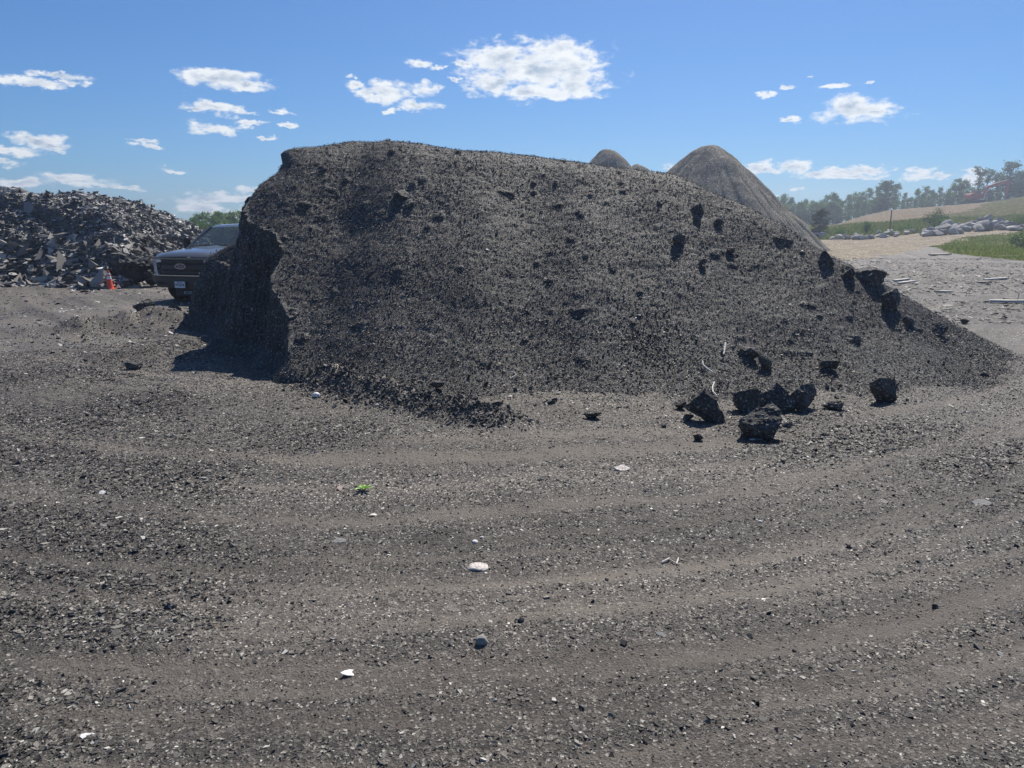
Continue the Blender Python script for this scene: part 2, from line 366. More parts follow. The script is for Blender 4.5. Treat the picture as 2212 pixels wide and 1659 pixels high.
SANDY = [(1770, 500), (1780, 488), (1900, 452), (2080, 438), (2140, 436), (2100, 453), (2000, 472), (1830, 492)]
reg[nearhill & inpoly(qxj, qy, SANDY)] = 5
tm, _c = track_mask(X, Y); pn = fbm(np.stack([X, Y, X * 0], 1), .8, 3, 15)
far_t = sstep(13, 20, Y) * np.clip(.35 + .35 * fbm(np.stack([X * .25, Y, X * 0], 1), .5, 3, 27), 0, .8) * sstep(75, 50, Y)
sl, sb = streaks(X, Y); trk = np.clip(np.maximum(tm * (.6 + .5 * pn) + .65 * sl * sstep(1.0, .2, roughm), far_t), 0, .9); dk = np.clip(.95 + .28 * sb - .22 * roughm, .55, 1.35)
def sub(name, rid, mat, **kw):
    f = FQ[reg == rid]; u, inv = np.unique(f, return_inverse=True)
    me = np_mesh(name, VG[u], inv.reshape(f.shape), True)
    at = me.attributes.new('track', 'FLOAT', 'POINT'); at.data.foreach_set('value', trk[u].astype(np.float32)); at = me.attributes.new('wear', 'FLOAT', 'POINT'); at.data.foreach_set('value', dk[u].astype(np.float32))
    o = link(name, me, mat); tag(o, **kw); return o
sub('ground', 0, M_ground, kind='structure'); sub('dirt_road', 1, M_sand, kind='structure')
sub('grass_verge', 2, M_lawn, kind='structure'); sub('meadow', 3, M_meadow, kind='structure')
sub('hill', 4, M_hill, kind='structure'); sub('bare_slope', 5, M_sandhill, kind='structure')

def in_region(x, y, rid_poly):
    z = terr_h(x, y)
    with np.errstate(all='ignore'): a, b_ = proj(x, y, z)
    return inpoly(a, b_, rid_poly), z
# ---- flakes
def flakes(name, C, Nn, size, mat, parent=None, tilt=.35, thick=.12, elong=1.6, bend=False):
    n = len(C); Nn = Nn + RNG.normal(0, tilt, (n, 3)); Nn /= np.linalg.norm(Nn, axis=1)[:, None]
    t = RNG.normal(0, 1, (n, 3)); t -= (t * Nn).sum(1)[:, None] * Nn; t /= np.linalg.norm(t, axis=1)[:, None]; b = np.cross(Nn, t)
    size = np.broadcast_to(size, (n,)); th = (size * thick * RNG.uniform(.6, 1.4, n))[:, None]
    k = 6 if bend else 4
    angs = (np.arange(k) / k * 2 * np.pi)[None] + RNG.uniform(-.38, .38, (n, k)) * (4 / k)
    rr = RNG.uniform(.6, 1.1, (n, k)) * size[:, None] * .5; ex = RNG.uniform(1, elong, n)[:, None]
    u = np.cos(angs) * rr * ex; v = np.sin(angs) * rr
    T = C[:, None] + u[..., None] * t[:, None] + v[..., None] * b[:, None]
    if bend:
        cv = RNG.normal(0, .35, n)[:, None] * (u / size[:, None]) ** 2 * size[:, None] * 2; T = T + cv[..., None] * Nn[:, None]
    B = T - (th * np.ones((n, k)))[..., None] * Nn[:, None]
    V = np.concatenate([T, B], 1).reshape(-1, 3); o = (np.arange(n) * 2 * k)[:, None]
    if not bend:
        fs = [o + np.array([[0, 1, 2, 3]])] + [o + np.array([[i, i + k, (i + 1) % k + k, (i + 1) % k]]) for i in range(k)]
    else:
        fs = [o + np.array([[0, 1, 2, 3]]), o + np.array([[0, 3, 4, 5]])] + [o + np.array([[3, 2, 1, 0]]) + k, o + np.array([[5, 4, 3, 0]]) + k] + [o + np.array([[i, i + k, (i + 1) % k + k, (i + 1) % k]]) for i in range(k)]
    me = np_mesh(name, V, np.concatenate(fs, 0)); return link(name, me, mat, parent)

def interp_ground(x, y):
    z, rg = detail_h(x, y); return terr_h(x, y) + z, rg
n = 640000
r = 1.7 + 12.5 * RNG.random(n) ** .78; a = RNG.uniform(-.68, .68, n); x = r * np.sin(a); y = r * np.cos(a)
z, rg = interp_ground(x, y); z = np.maximum(z, pile_h(x, y) - .02); tmk, cc = track_mask(x, y)
sl, sb = streaks(x, y); tmk = np.clip(tmk + .4 * sl * (1 - rg), 0, 1); keep = (pile_h(x, y) < .10 + 1.0 * RNG.random(n) ** 2.2) & (RNG.random(n) > tmk * .6) & (RNG.random(n) < .55 + .6 * rg)
x, y, z, rg, tmk = x[keep], y[keep], z[keep], rg[keep], tmk[keep]; n = len(x)
size = np.exp(RNG.normal(-4.55, .45, n)) * (1 + .40 * rg) * (1 - .35 * tmk) * (1 + .35 * sstep(5, 12, y)); size = np.clip(size, .005, .055)
C = np.stack([x, y, z + size * .10], 1)
g = flakes('shingle_flakes', C, np.tile([[0, 0, 1.]], (n, 1)), size, M_flake_g, tilt=.33, thick=.2)
tag(g, 'loose grey and pale shingle flakes strewn over the dark yard', 'gravel', kind='stuff')

# crumbled lumps on the berm, along the toe of the pile and here and there on the yard
nb = 4200; t = RNG.random(nb); bx = -2.6 + 2.55 * t + RNG.normal(0, .17, nb); by_ = 9.3 - 2.05 * t + RNG.normal(0, .17, nb)
n2_ = 900; tx = RNG.uniform(-3, 7, n2_); ty = np.interp(tx, [-3, -1, 1, 3, 4.8, 7], [9.2, 8.9, 8.8, 8.95, 9.4, 10.9]) + RNG.normal(-.1, .5, n2_)
n3_ = 160; ux = RNG.uniform(-6, 5, n3_); uy = RNG.uniform(3, 9.5, n3_)
n4_ = 1100; vx = RNG.normal(-7.2, .9, n4_); vy = RNG.normal(13.9, .9, n4_)
x = np.concatenate([bx, tx, ux, vx]); y = np.concatenate([by_, ty, uy, vy]); z, _ = interp_ground(x, y); z = np.maximum(z, pile_h(x, y) - .01); size = np.clip(np.exp(RNG.normal(-3.85, .42, len(x))), .012, .07); size[nb + n2_:nb + n2_ + n3_] *= .6
o = flakes('crumbled_lumps', np.stack([x, y, z + size * .35], 1), np.tile([[0, 0, 1.]], (len(x), 1)), size, flake_mat('lump_shingle', [(0, (.05, .047, .044)), (.6, (.10, .095, .088)), (1, (.20, .19, .175))], .75, .3), tilt=.55, thick=.5, elong=1.2); tag(o, 'dark crumbled lumps on the low berm and along the foot of the black pile', 'crumbs', kind='stuff')

# ------------------------------------------------------------------ the great pile
gx = np.arange(-8.4, 9.4, .026); gy = np.arange(8.0, 19.8, .03)
GX, GY = np.meshgrid(gx, gy); X = GX.ravel(); Y = GY.ravel(); H = pile_h(X, Y); e = .05
dx = (pile_h(X + e, Y) - pile_h(X - e, Y)) / (2 * e); dy = (pile_h(X, Y + e) - pile_h(X, Y - e)) / (2 * e)
NN = np.stack([-dx, -dy, np.ones_like(dx)], 1); NN /= np.linalg.norm(NN, axis=1)[:, None]
P = np.stack([X, Y, H], 1)
amp = sstep(0, .5, H); steep = sstep(.6, .35, NN[:, 2])
d = .04 * fbm(P, .8, 2, 101) + .012 * np.abs(fbm(P, 2.6, 3, 111)) + .009 * np.abs(fbm(P, 8, 3, 121)) + .005 * fbm(P, 22, 2, 131)
lumps = vn(P * np.array([5.5, 5.5, 5.5]), 141); d = d + .035 * sstep(.66, .9, lumps)
d = d * (1 - .3 * steep) + steep * (.06 * fbm(P, 1.5, 3, 151) + .06 * np.abs(fbm(P, 4.5, 3, 153)))
P = P + NN * (d * (.25 + .75 * amp))[:, None]
P[:, 2] -= .035
# the beak of compacted material that hangs over the cut face, at the top
by = np.exp(-((X + 3.6) ** 2 + (Y - 13.1) ** 2) / .08); P[:, 0] -= by * .22; P[:, 2] += by * .05
na_, nr_ = len(gx), len(gy); idx = np.arange(na_ * nr_).reshape(nr_, na_)
FP = np.stack([idx[:-1, :-1], idx[:-1, 1:], idx[1:, 1:], idx[1:, :-1]], -1).reshape(-1, 4)
FP = FP[P[:, 2][FP].max(1) > -.04]; u, inv = np.unique(FP, return_inverse=True)
pile = empty('shingle_pile', (0, 12, 0)); tag(pile, 'huge near black pile of ground asphalt shingles with a cut face at its left end', 'pile')
me = np_mesh('heap', P[u] - np.array([0, 12, 0]), inv.reshape(FP.shape), False); link('heap', me, M_pile, pile)
n = 540000
vis = u[(P[u, 1] < 15.5) | (P[u, 0] < -2)]; pk = RNG.choice(vis, n); Cc = P[pk] + RNG.normal(0, .012, (n, 3)); Nc = NN[pk]
low = sstep(1.6, .1, Cc[:, 2]); size = np.clip(np.exp(RNG.normal(-4.55, .45, n)), .007, .05)
stp = Nc[:, 2] < .60; kk = ~stp | (RNG.random(n) < .05); Cc += Nc * (size * .12)[:, None]; Cc[:, 1] -= 12; up = np.where(stp, 0, .55)[:, None] * np.array([[0, 0, 1.]]); Cc, Nc, size = Cc[kk], (Nc * .6 + up)[kk], size[kk]
fo = flakes('loose_flakes', Cc, Nc, size, M_flake_p, pile, tilt=.30, thick=.22, elong=1.5); fo['kind'] = 'stuff'
# ------------------------------------------------------------------ clods and stones
def rock_mesh(name, seed, dims, cuts=7, rough=.10, sub_=4, flat=.62):
    rs = np.random.default_rng(seed); bm = bmesh.new(); bmesh.ops.create_icosphere(bm, subdivisions=sub_, radius=1)
    V = np.array([v.co[:] for v in bm.verts]); Fc = np.array([[v.index for v in f.verts] for f in bm.faces]); bm.free()
    for i in range(cuts):
        nrm = rs.normal(0, 1, 3); nrm /= np.linalg.norm(nrm); dd = rs.uniform(flat, .9 if flat > .45 else .62)
        s = V @ nrm; V = V - np.maximum(0, s - dd)[:, None] * nrm * .92
    nn = V / np.linalg.norm(V, axis=1)[:, None]
    o = seed * 3.1; q = V + o
    V = V + nn * (rough * fbm(q, 2.2, 4, seed) * .8 + rough * .55 * np.abs(fbm(q, 7, 2, seed + 5)))[:, None]
    V = V / np.array([np.ptp(V[:, 0]), np.ptp(V[:, 1]), np.ptp(V[:, 2])]) * np.array(dims)
    V[:, 2] -= V[:, 2].min(); return np_mesh(name, V, Fc, False)
def place_px(px, py, pw): 
    h = hit(px, py); depth = h.y * math.cos(PITCH) + (CAMH - h.z) * math.sin(PITCH); return h, pw * depth / F
CLODS = [  # x, y of the foot, width, height (sheet pixels), label
 (1522, 912, 88, 80, 'black pyramid-shaped clod alone at the left of the clod group on the yard'),
 (1608, 890, 58, 56, 'ragged black clod between the pyramid-shaped clod and the tall slab'),
 (1682, 888, 84, 64, 'tallest black slab standing at the back of the clod group'),
 (1741, 892, 54, 62, 'rounded black slab leaning against the right side of the tallest slab'),
 (1668, 940, 86, 78, 'large black clod nearest the viewer in the group, pointed on top'),
 (1802, 892, 40, 22, 'small low black clod just right of the clod group'),
 (1912, 874, 58, 58, 'blocky dark clod standing on its own well right of the clod group'),
 (1931, 838, 30, 18, 'little dark lump behind the blocky clod on the right'),
 (1511, 947, 20, 17, 'small black lump lying in front of the pyramid-shaped clod'),
 (1470, 884, 26, 24, 'small crumbly lump touching the left side of the pyramid-shaped clod'),
 (1489, 906, 22, 14, 'flat crumb at the front left foot of the pyramid-shaped clod'),
 (1704, 922, 26, 14, 'flat black crumb at the right foot of the nearest large clod'),
 (1655, 796, 32, 38, 'upright oval clod at the pile foot above the clod group'),
 (1793, 797, 36, 27, 'dark triangular clod at the pile foot above the small low clod'),
 (1616, 772, 44, 30, 'wide dark lump standing in for a shaded hollow, up and left of the upright oval clod'),  # dark lump put where the slope has only a shaded hollow
 (1845, 738, 32, 18, 'flat slab lying on the lower right slope of the pile'),
 (1505, 462, 32, 30, 'large rounded clod highest on the right slope of the pile'),
 (1507, 483, 15, 24, 'narrow upright clod just under the highest rounded clod'),
 (1551, 487, 24, 22, 'rounded clod right of the narrow upright clod on the high slope'),
 (1465, 524, 26, 24, 'broken dark clod below and left of the high rounded clods'),
 (1579, 545, 20, 14, 'small dark clod midway down below the high rounded clods'),
 (1519, 570, 18, 14, 'small dark clod under the broken clod on the right slope'),
 (1779, 572, 40, 40, 'pointed dark clod standing on the skyline of the right slope'),
 (1884, 614, 84, 50, 'biggest dark block, domed and lit on top, on the right edge of the pile'),
 (1833, 598, 30, 30, 'dark clod pressed against the left end of the biggest domed block'),
 (1922, 668, 44, 60, 'tall dark block below the biggest domed block on the right edge'),
 (1965, 700, 26, 22, 'middle-sized clod below the tall block on the right edge'),
 (2030, 722, 36, 30, 'squarish clod near the low right end of the pile'),
 (2086, 703, 18, 12, 'little knob on the skyline at the low right end of the pile'),
 (2133, 810, 24, 13, 'lone small lump on the yard at the far right beside the pile'),
 (869, 428, 30, 22, 'dark clod bulging from the upper middle of the pile'),
 (888, 446, 18, 14, 'small clod just below right of the bulging one, upper middle pile'),
 (893, 402, 16, 12, 'tiny clod above the bulging one near the pile top'),
 (946, 838, 30, 16, 'flat dark clod on the yard at the head of the low berm'),
 (835, 820, 22, 12, 'low dark crumb on the berm left of the flat clod'),
 (316, 700, 40, 34, 'dark clod left of the pile, farther from its cut face'),
 (372, 684, 34, 30, 'dark clod on the heap between truck and cut face'),
 (283, 802, 36, 20, 'low black clod at the left edge of the shadow'),
 (1275, 908, 36, 20, 'lone broken lump on the open yard left of the clod group'),
 (1188, 878, 20, 10, 'small crumb on the yard between the berm and the clod group'),
 (1436, 918, 14, 9, 'tiny black crumb left of the small lump in front of the clods'),
 (362, 1308, 24, 15, 'small black clod alone on the left foreground'),
 (1127, 1342, 14, 11, 'small dark pebble-like lump right above the round grey stone'),
 (2021, 1305, 13, 10, 'small dark lump alone on the right foreground'),
 (1718, 1405, 9, 7, 'tiny black lump on the bottom right foreground'),
 (1071, 910, 26, 16, 'dark crumb at the end of the low berm'),
 (900, 884, 24, 15, 'dark crumb on the front face of the low berm'),
]
for i, (px, py, pw, ph, lab) in enumerate(CLODS):
    h, wd = place_px(px, py, pw); hd = ph * wd / pw
    me = rock_mesh('clod', 100 + i, (wd * 1.12, wd * random.uniform(.7, .9), hd * 1.05), cuts=11, rough=.075, sub_=5, flat=.30)
    if i == 0 or i == 22:
        co = np.empty(len(me.vertices) * 3, np.float32); me.vertices.foreach_get('co', co); co = co.reshape(-1, 3)
        k = 1.12 - .75 * co[:, 2] / co[:, 2].max(); co[:, 0] *= k; co[:, 1] *= k; me.vertices.foreach_set('co', co.ravel())
    o = link('clod', me, M_clod, None, (h.x, h.y + wd * .2, h.z - hd * (.30 if h.z > .25 else .12))); o.rotation_euler = (R(random.uniform(-6, 6)), R(random.uniform(-10, 10)), 0)
    tag(o, lab, 'clod', 'clods of packed shingle on and around the pile')

M_stone = simple('pale_granite', (.62, .56, .50), .8, .3, nscale=60, namp=.5, bump=.5)
M_stoneg = simple('grey_stone', (.30, .29, .26), .8, .3, nscale=30, namp=.3, bump=.4)
M_white = simple('chalky_white', (.78, .76, .72), .7, .3, nscale=40, namp=.2)
M_wood = simple('weathered_wood', (.55, .48, .38), .8, .2, nscale=25, namp=.3)
M_woodp = simple('bleached_wood', (.72, .68, .60), .8, .2, nscale=25, namp=.2)
M_shard = simple('grey_shingle_face', (.24, .235, .22), .75, .3, nscale=80, namp=.4, bump=.5)
M_pink = simple('pinkish_shard', (.34, .27, .24), .8, .3, nscale=60, namp=.3)
STONES = [(1032, 1224, 46, 26, .30, M_stone, 'flat oval speckled pale stone in the centre foreground', 'stone'),
 (1040, 1393, 27, 26, .9, M_stoneg, 'round grey stone with sunlit top below the flat oval stone', 'stone'),
 (682, 858, 17, 14, .8, M_white, 'white stone on the yard below the left end of the berm', 'stone'),
 (814, 883, 10, 9, .8, M_stone, 'small pale pebble at the foot of the berm', 'pebble'),
 (1576, 892, 9, 9, .9, M_stoneg, 'small pale green pebble between the pyramid-shaped clod and its neighbour', 'pebble'),
 (1643, 1125, 8, 7, .7, M_white, 'small white pebble right of centre on the yard', 'pebble'),
 (1026, 1169, 13, 7, .5, M_white, 'white chip just above the flat oval stone', 'pebble'),
 (1041, 1161, 10, 6, .5, M_stone, 'cream chip up and right of the white chip', 'pebble'),
 (565, 1236, 9, 6, .6, M_stoneg, 'grey pebble on the left middle ground', 'pebble')]
for i, (px, py, pw, ph, asp, m, lab, cat) in enumerate(STONES):
    h, wd = place_px(px, py, pw)
    me = rock_mesh('stone', 300 + i, (wd, wd * .85, wd * asp), cuts=5, rough=.05, sub_=4, flat=.75); me.polygons.foreach_set('use_smooth', [True] * len(me.polygons))
    o = link('stone', me, m, None, (h.x, h.y + wd * .3, h.z - wd * asp * (.45 if asp < .4 else .22))); tag(o, lab, cat)
def shard(px, py, pw, dp, rot, m, name, lab, cat, tilt=0.12, seed=1, th=.05, n=9, lift=-0.004):
    h, wd = place_px(px, py, pw); rs = np.random.default_rng(seed); t = [(math.cos(a) * rs.uniform(.72, 1.08) * wd / 2, math.sin(a) * rs.uniform(.7, 1.1) * wd * dp / 2) for a in np.linspace(0, 2 * math.pi, n, endpoint=False)]
    mb = MB(); mb.prism(t, 'z', 0, max(.003, wd * th)); 
    bmesh.ops.triangulate(mb.bm, faces=mb.bm.faces[:]); bmesh.ops.subdivide_edges(mb.bm, edges=mb.bm.edges[:], cuts=1)
    for v in mb.bm.verts: v.co.z += .10 * wd * math.sin(v.co.x / wd * 3.0 + seed) * math.cos(v.co.y / wd * 3)
    o = mb.build(name, m, None, False, (h.x, h.y, h.z + lift + wd * .04)); o.rotation_euler = (R(8) + tilt, tilt, R(rot)); tag(o, lab, cat); return o
shard(755, 1440, 48, .42, 38, M_white, 'bone_white_chip', 'long white splintered chip below left of the round grey stone', 'chip', seed=3)
shard(193, 1586, 36, .6, 12, M_white, 'torn_paper', 'torn white scrap in the bottom left corner foreground', 'scrap', seed=4)
shard(912, 1188, 26, .35, -8, M_white, 'shell_chip', 'slim white curled chip left of the flat oval stone', 'chip', seed=5)
shard(2120, 1092, 42, .75, -10, M_shard, 'shingle_piece', 'large flat grey shingle piece near the right edge', 'shingle piece', seed=6)
shard(732, 1164, 34, .5, 8, M_shard, 'shingle_piece', 'flat grey teardrop shingle piece left of centre', 'shingle piece', seed=7)
shard(1428, 1370, 28, .5, -25, M_shard, 'shingle_piece', 'tilted grey sliver right of the round grey stone', 'shingle piece', seed=8)
shard(2166, 1404, 26, .8, 5, M_shard, 'shingle_piece', 'round-edged grey shingle piece low on the right edge', 'shingle piece', seed=9)
shard(740, 1057, 26, .8, 15, M_pink, 'shingle_piece', 'pinkish shingle piece left of the green leaves', 'shingle piece', seed=10)
shard(890, 1038, 18, .9, 40, M_shard, 'shingle_piece', 'pale pointed shingle piece up and right of the green leaves', 'shingle piece', .3, seed=11)
shard(1635, 943, 30, .6, -5, M_white, 'white_scrap', 'thin white scrap in front of the clod group', 'scrap', seed=12)
shard(1342, 1020, 36, .6, 20, M_stone, 'crumpled_scrap', 'crumpled cream scrap on the open yard right of centre', 'scrap', .25, seed=13, th=.12)
shard(222, 1064, 20, .6, -25, M_white, 'white_scrap', 'small white folded scrap on the left middle ground', 'scrap', .3, seed=14)
shard(808, 1104, 22, .35, 35, M_woodp, 'wood_chip', 'pale splinter lying below the green leaves', 'wood chip', seed=15)
shard(282, 1098, 16, .4, 20, M_shard, 'shingle_piece', 'small pale sliver below the folded scrap on the left', 'shingle piece', .3, seed=16)
shard(1105, 855, 14, .5, 0, M_stone, 'pale_chip', 'pale chip on the yard above the berm end', 'chip', seed=17)
def stick(pts, rad, m, name, lab, cat, group=None):
    P3 = []
    for (x, y) in pts: h = hit(x, y); P3.append(h + Vector((0, 0, rad * .8 + .006)))
    c = P3[0].copy(); mb = MB(); mb.tube([p - c for p in P3], [rad * (1 - .3 * i / len(P3)) for i in range(len(P3))], 6); o = mb.build(name, m, None, False, c); tag(o, lab, cat, group); return o
stick([(1517, 783), (1519, 792), (1527, 799), (1540, 807)], .012, M_woodp, 'bent_stick', 'bent pale stick at the pile foot above the pyramid-shaped clod', 'stick')
stick([(1543, 828), (1539, 838), (1540, 849), (1548, 857)], .010, M_woodp, 'bent_stick', 'curved pale stick just above right of the pyramid-shaped clod', 'stick')
stick([(1567, 744), (1566, 752), (1563, 768)], .014, M_woodp, 'upright_stick', 'short white stick poking from the slope above the bent stick', 'stick')
stick([(1553, 786), (1566, 790), (1580, 798)], .008, M_wood, 'twig', 'thin brown twig right of the bent pale stick', 'stick')
stick([(1430, 1208), (1442, 1203), (1447, 1200)], .006, M_woodp, 'splinter', 'left one of the crossed pale splinters on the right foreground', 'splinter')
stick([(1449, 1203), (1460, 1207), (1470, 1211)], .004, M_wood, 'splinter', 'reddish thin splinter under the crossed pale splinters', 'splinter')
stick([(1462, 1209), (1466, 1198)], .005, M_woodp, 'splinter', 'short upright-looking pale splinter crossing the reddish one', 'splinter')
stick([(1105, 818), (1116, 812), (1108, 805), (1098, 806)], .007, M_woodp, 'wire_loop', 'thin pale curled strip on the low slope left of centre', 'strip')
stick([(2050, 878), (2060, 885)], .008, M_woodp, 'stick', 'short pale stick on the yard right of the blocky clod', 'stick')
# planks on the right
def plank(x0, y0, x1, y1, wd, th, lab, m=M_woodp):
    a, b = hit(x0, y0, False), hit(x1, y1, False); c = (a + b) / 2; d = b - a; mb = MB(); mb.box((0, 0, th / 2), (d.length, wd, th), min(.01, th * .2))
    bmesh.ops.subdivide_edges(mb.bm, edges=mb.bm.edges[:], cuts=1)
    for v in mb.bm.verts: v.co.z += .015 * math.sin(v.co.x * 3); v.co.y += .03 * math.sin(v.co.x * 9 + 1)
    o = mb.build('plank', m, None, False, (c.x, c.y, ground_at(c.x, c.y) + .02)); o.rotation_euler[2] = math.atan2(d.y, d.x); tag(o, lab, 'plank', 'boards and slats lying on the dark yard right of the pile')
plank(2136, 656, 2214, 659, .14, .07, 'longest bleached board at the right edge of the yard')
plank(2168, 652, 2196, 655, .10, .05, 'shorter board lying behind the longest bleached board', M_wood)
plank(2020, 628, 2058, 631, .12, .05, 'short pale board left of the longest board')
plank(2128, 606, 2176, 604, .14, .06, 'pale slat behind the boards, near the right edge')
plank(1930, 607, 1962, 605, .12, .05, 'pale slat on the yard just beyond the big domed block')
plank(1940, 617, 1975, 614, .12, .05, 'slat in front of the one beyond the domed block')
plank(2110, 611, 2140, 611, .10, .05, 'thin slat in front of the slat near the right edge', M_wood)
plank(2010, 553, 2050, 551, .3, .08, 'dark-ended board at the corner of the grass', M_wood)
sp = MB(); sp.tube([(0, 0, 0), (.03, .02, .20), (-.10, .02, .27)], .014, 6); h = hit(2197, 655, False); o = sp.build('crooked_stick', M_woodp, None, False, h); tag(o, 'crooked pale stick standing up behind the longest board', 'stick')
# debris: pale mulch scattered over the right yard
n = 14000; dd = RNG.uniform(15, 44, n); rt = RNG.uniform(.40, .95, n); x = rt * dd; y = dd; kk = fbm(np.stack([x * .6, y, x * 0], 1), .35, 3, 44) > -.15; kk &= ~in_region(x, y, GRASS)[0]; x, y = x[kk], y[kk]; z, _ = interp_ground(x, y)
o = flakes('wood_mulch', np.stack([x, y, z + .02], 1), np.tile([[0, 0, 1.]], (len(x), 1)), np.clip(np.exp(RNG.normal(-3.1, .5, len(x))), .02, .20), M_flake_g, None, .16, .08, 3.0); tag(o, 'bits of mulch, bark and shingle scattered over the right side of the yard', 'debris', kind='stuff')
n = 2600; x = RNG.uniform(-17, -5, n); y = RNG.uniform(11.5, 26, n); z, _ = interp_ground(x, y); kk = pile_h(x, y) < .02; x, y, z = x[kk], y[kk], z[kk]
o = flakes('shingle_scraps', np.stack([x, y, z + .012], 1), np.tile([[0, 0, 1.]], (len(x), 1)), np.clip(np.exp(RNG.normal(-3.0, .5, len(x))), .02, .16), M_sheet, None, .25, .12, 1.8); tag(o, 'shingle scraps scattered over the yard left of the pile', 'debris', kind='stuff')
# green leaves
M_leaf = simple('fresh_leaf', (.20, .42, .03), .5, .4)
h = hit(785, 1060, False); lf = empty('leafy_sprig', h); tag(lf, 'bright green leafy sprig lying on the dark yard left of centre', 'sprig')
for i in range(7):
    a = (i - 3) * .42 + (3.14 if i % 2 else 0); Ln = .035 + .012 * (i % 3); mb = MB(); rows = []
    for j in range(6):
        t = j / 5; wd = .011 * math.sin(math.pi * (t * .92 + .04)); z = .008 + .02 * math.sin(t * 2.4); rows.append([(math.cos(a) * Ln * t * 1.5 - math.sin(a) * s_ * wd, math.sin(a) * Ln * t * 1.5 + math.cos(a) * s_ * wd, z + abs(s_) * .004) for s_ in (-1, 0, 1)])
    mb.grid(rows).build('leaf', M_leaf, lf)

# ------------------------------------------------------------------ torn shingle pile on the left
def lp_h(X, Y):
    r_ = np.interp(X, [-45, -27, -22, -18.4, -17.2, -15.6, -14.3, -13.4, -12.2], [3.55, 3.5, 3.45, 3.2, 3.0, 2.75, 2.3, 1.4, -.2])
    fr = .85 * (Y - (24.0 + .35 * np.sin(X * 1.1) - .15 * (X + 12) * .0))
    fr = .15 * np.log1p(np.exp(np.clip(fr / .15, -40, 40))) - .02
    return smin(smin(fr, r_, .4), .8 * (36 - Y), .4)
lx = np.arange(-34, -11.4, .09); ly = np.arange(22, 33, .09); LX, LY = np.meshgrid(lx, ly); X = LX.ravel(); Y = LY.ravel(); H = lp_h(X, Y)
e = .1; dx = (lp_h(X + e, Y) - lp_h(X - e, Y)) / (2 * e); dy = (lp_h(X, Y + e) - lp_h(X, Y - e)) / (2 * e); LN = np.stack([-dx, -dy, np.ones_like(dx)], 1); LN /= np.linalg.norm(LN, axis=1)[:, None]
P = np.stack([X, Y, H], 1); d = .28 * fbm(P, .55, 3, 201) + .16 * fbm(P, 2, 3, 211) + .05 * fbm(P, 7, 2, 221)
P = P + LN * (d * sstep(-.1, .5, H))[:, None]; P[:, 2] -= .05
idx = np.arange(len(X)).reshape(len(ly), len(lx)); FL = np.stack([idx[:-1, :-1], idx[:-1, 1:], idx[1:, 1:], idx[1:, :-1]], -1).reshape(-1, 4)
FL = FL[P[:, 2][FL].max(1) > -.05]; u2, inv = np.unique(FL, return_inverse=True)
ORG = np.array([-20, 25, 0.]); lp = empty('torn_shingle_pile', ORG); tag(lp, 'long low mound of torn roofing shingles at the left edge behind the cone', 'pile')
link('mound', np_mesh('mound', P[u2] - ORG, inv.reshape(FL.shape)), simple('mixed_shingle_waste', (.12, .118, .116), .7, .4, nscale=5, namp=.5), lp)
cand = u2[(P[u2, 1] < 28) | (P[u2, 0] > -19)]; pk = RNG.choice(cand, 75000); Cc = P[pk] + RNG.normal(0, .03, (len(pk), 3)); Nc = LN[pk] * .30 + np.array([0, 0, .75])
size = np.clip(np.exp(RNG.normal(-2.75, .5, len(pk))), .03, .26); Cc = Cc + LN[pk] * (size * .12)[:, None] - ORG
o = flakes('shingle_scraps', Cc, Nc, size, M_sheet, lp, .26, .05, 2.0, True); o['kind'] = 'stuff'
pk = RNG.choice(cand[P[cand, 2] < 1.5], 3200); Cc = P[pk] + LN[pk] * .08 - ORG; o = flakes('pale_scraps', Cc, LN[pk] * .5 + np.array([0, 0, .6]), RNG.uniform(.08, .34, len(pk)), M_sheetpale, lp, .3, .04, 2.2, True); o['kind'] = 'stuff'
# bigger sheets as parts, pale ones near the foot
for i in range(90):
    low_ = i % 2 == 0; c_ = cand[(P[cand, 2] < 1.2)] if low_ else cand[(P[cand, 2] < 2.6)]
    c_ = c_[np.abs(P[c_, 0] + 12.9) > 1.3]; j = int(RNG.choice(c_)); s_ = random.uniform(.18, .36); o = flakes('shingle_sheet', np.zeros((1, 3)), (LN[j] * .3 + np.array([0, 0, .7]))[None], np.array([s_]), M_sheetpale if low_ or i % 5 == 0 else M_sheet, lp, .35, .03, 1.8, True)
    o.location = P[j] + LN[j] * .14 - ORG
# near-black lumps standing in for the shade of the hollow behind the cone
M_hollow = simple('hollow_shade', (.016, .017, .02), .7, .4, nscale=4, namp=.3)
for (px, py, wd, hh, r0) in ((292, 600, 1.35, 1.05, .2), (330, 590, .7, .75, -.3), (258, 606, .8, .5, .5)):
    d_ = ray(px, py); t_ = 24.5 / d_.y; me = rock_mesh('hollow_shade_lump', 900 + px, (wd, .9, hh), cuts=6, rough=.30, sub_=4, flat=.5)
    o = link('hollow_shade_lump', me, M_hollow, lp); o.location = np.array([d_.x * t_, 24.55, 0]) - ORG; o.rotation_euler[2] = r0

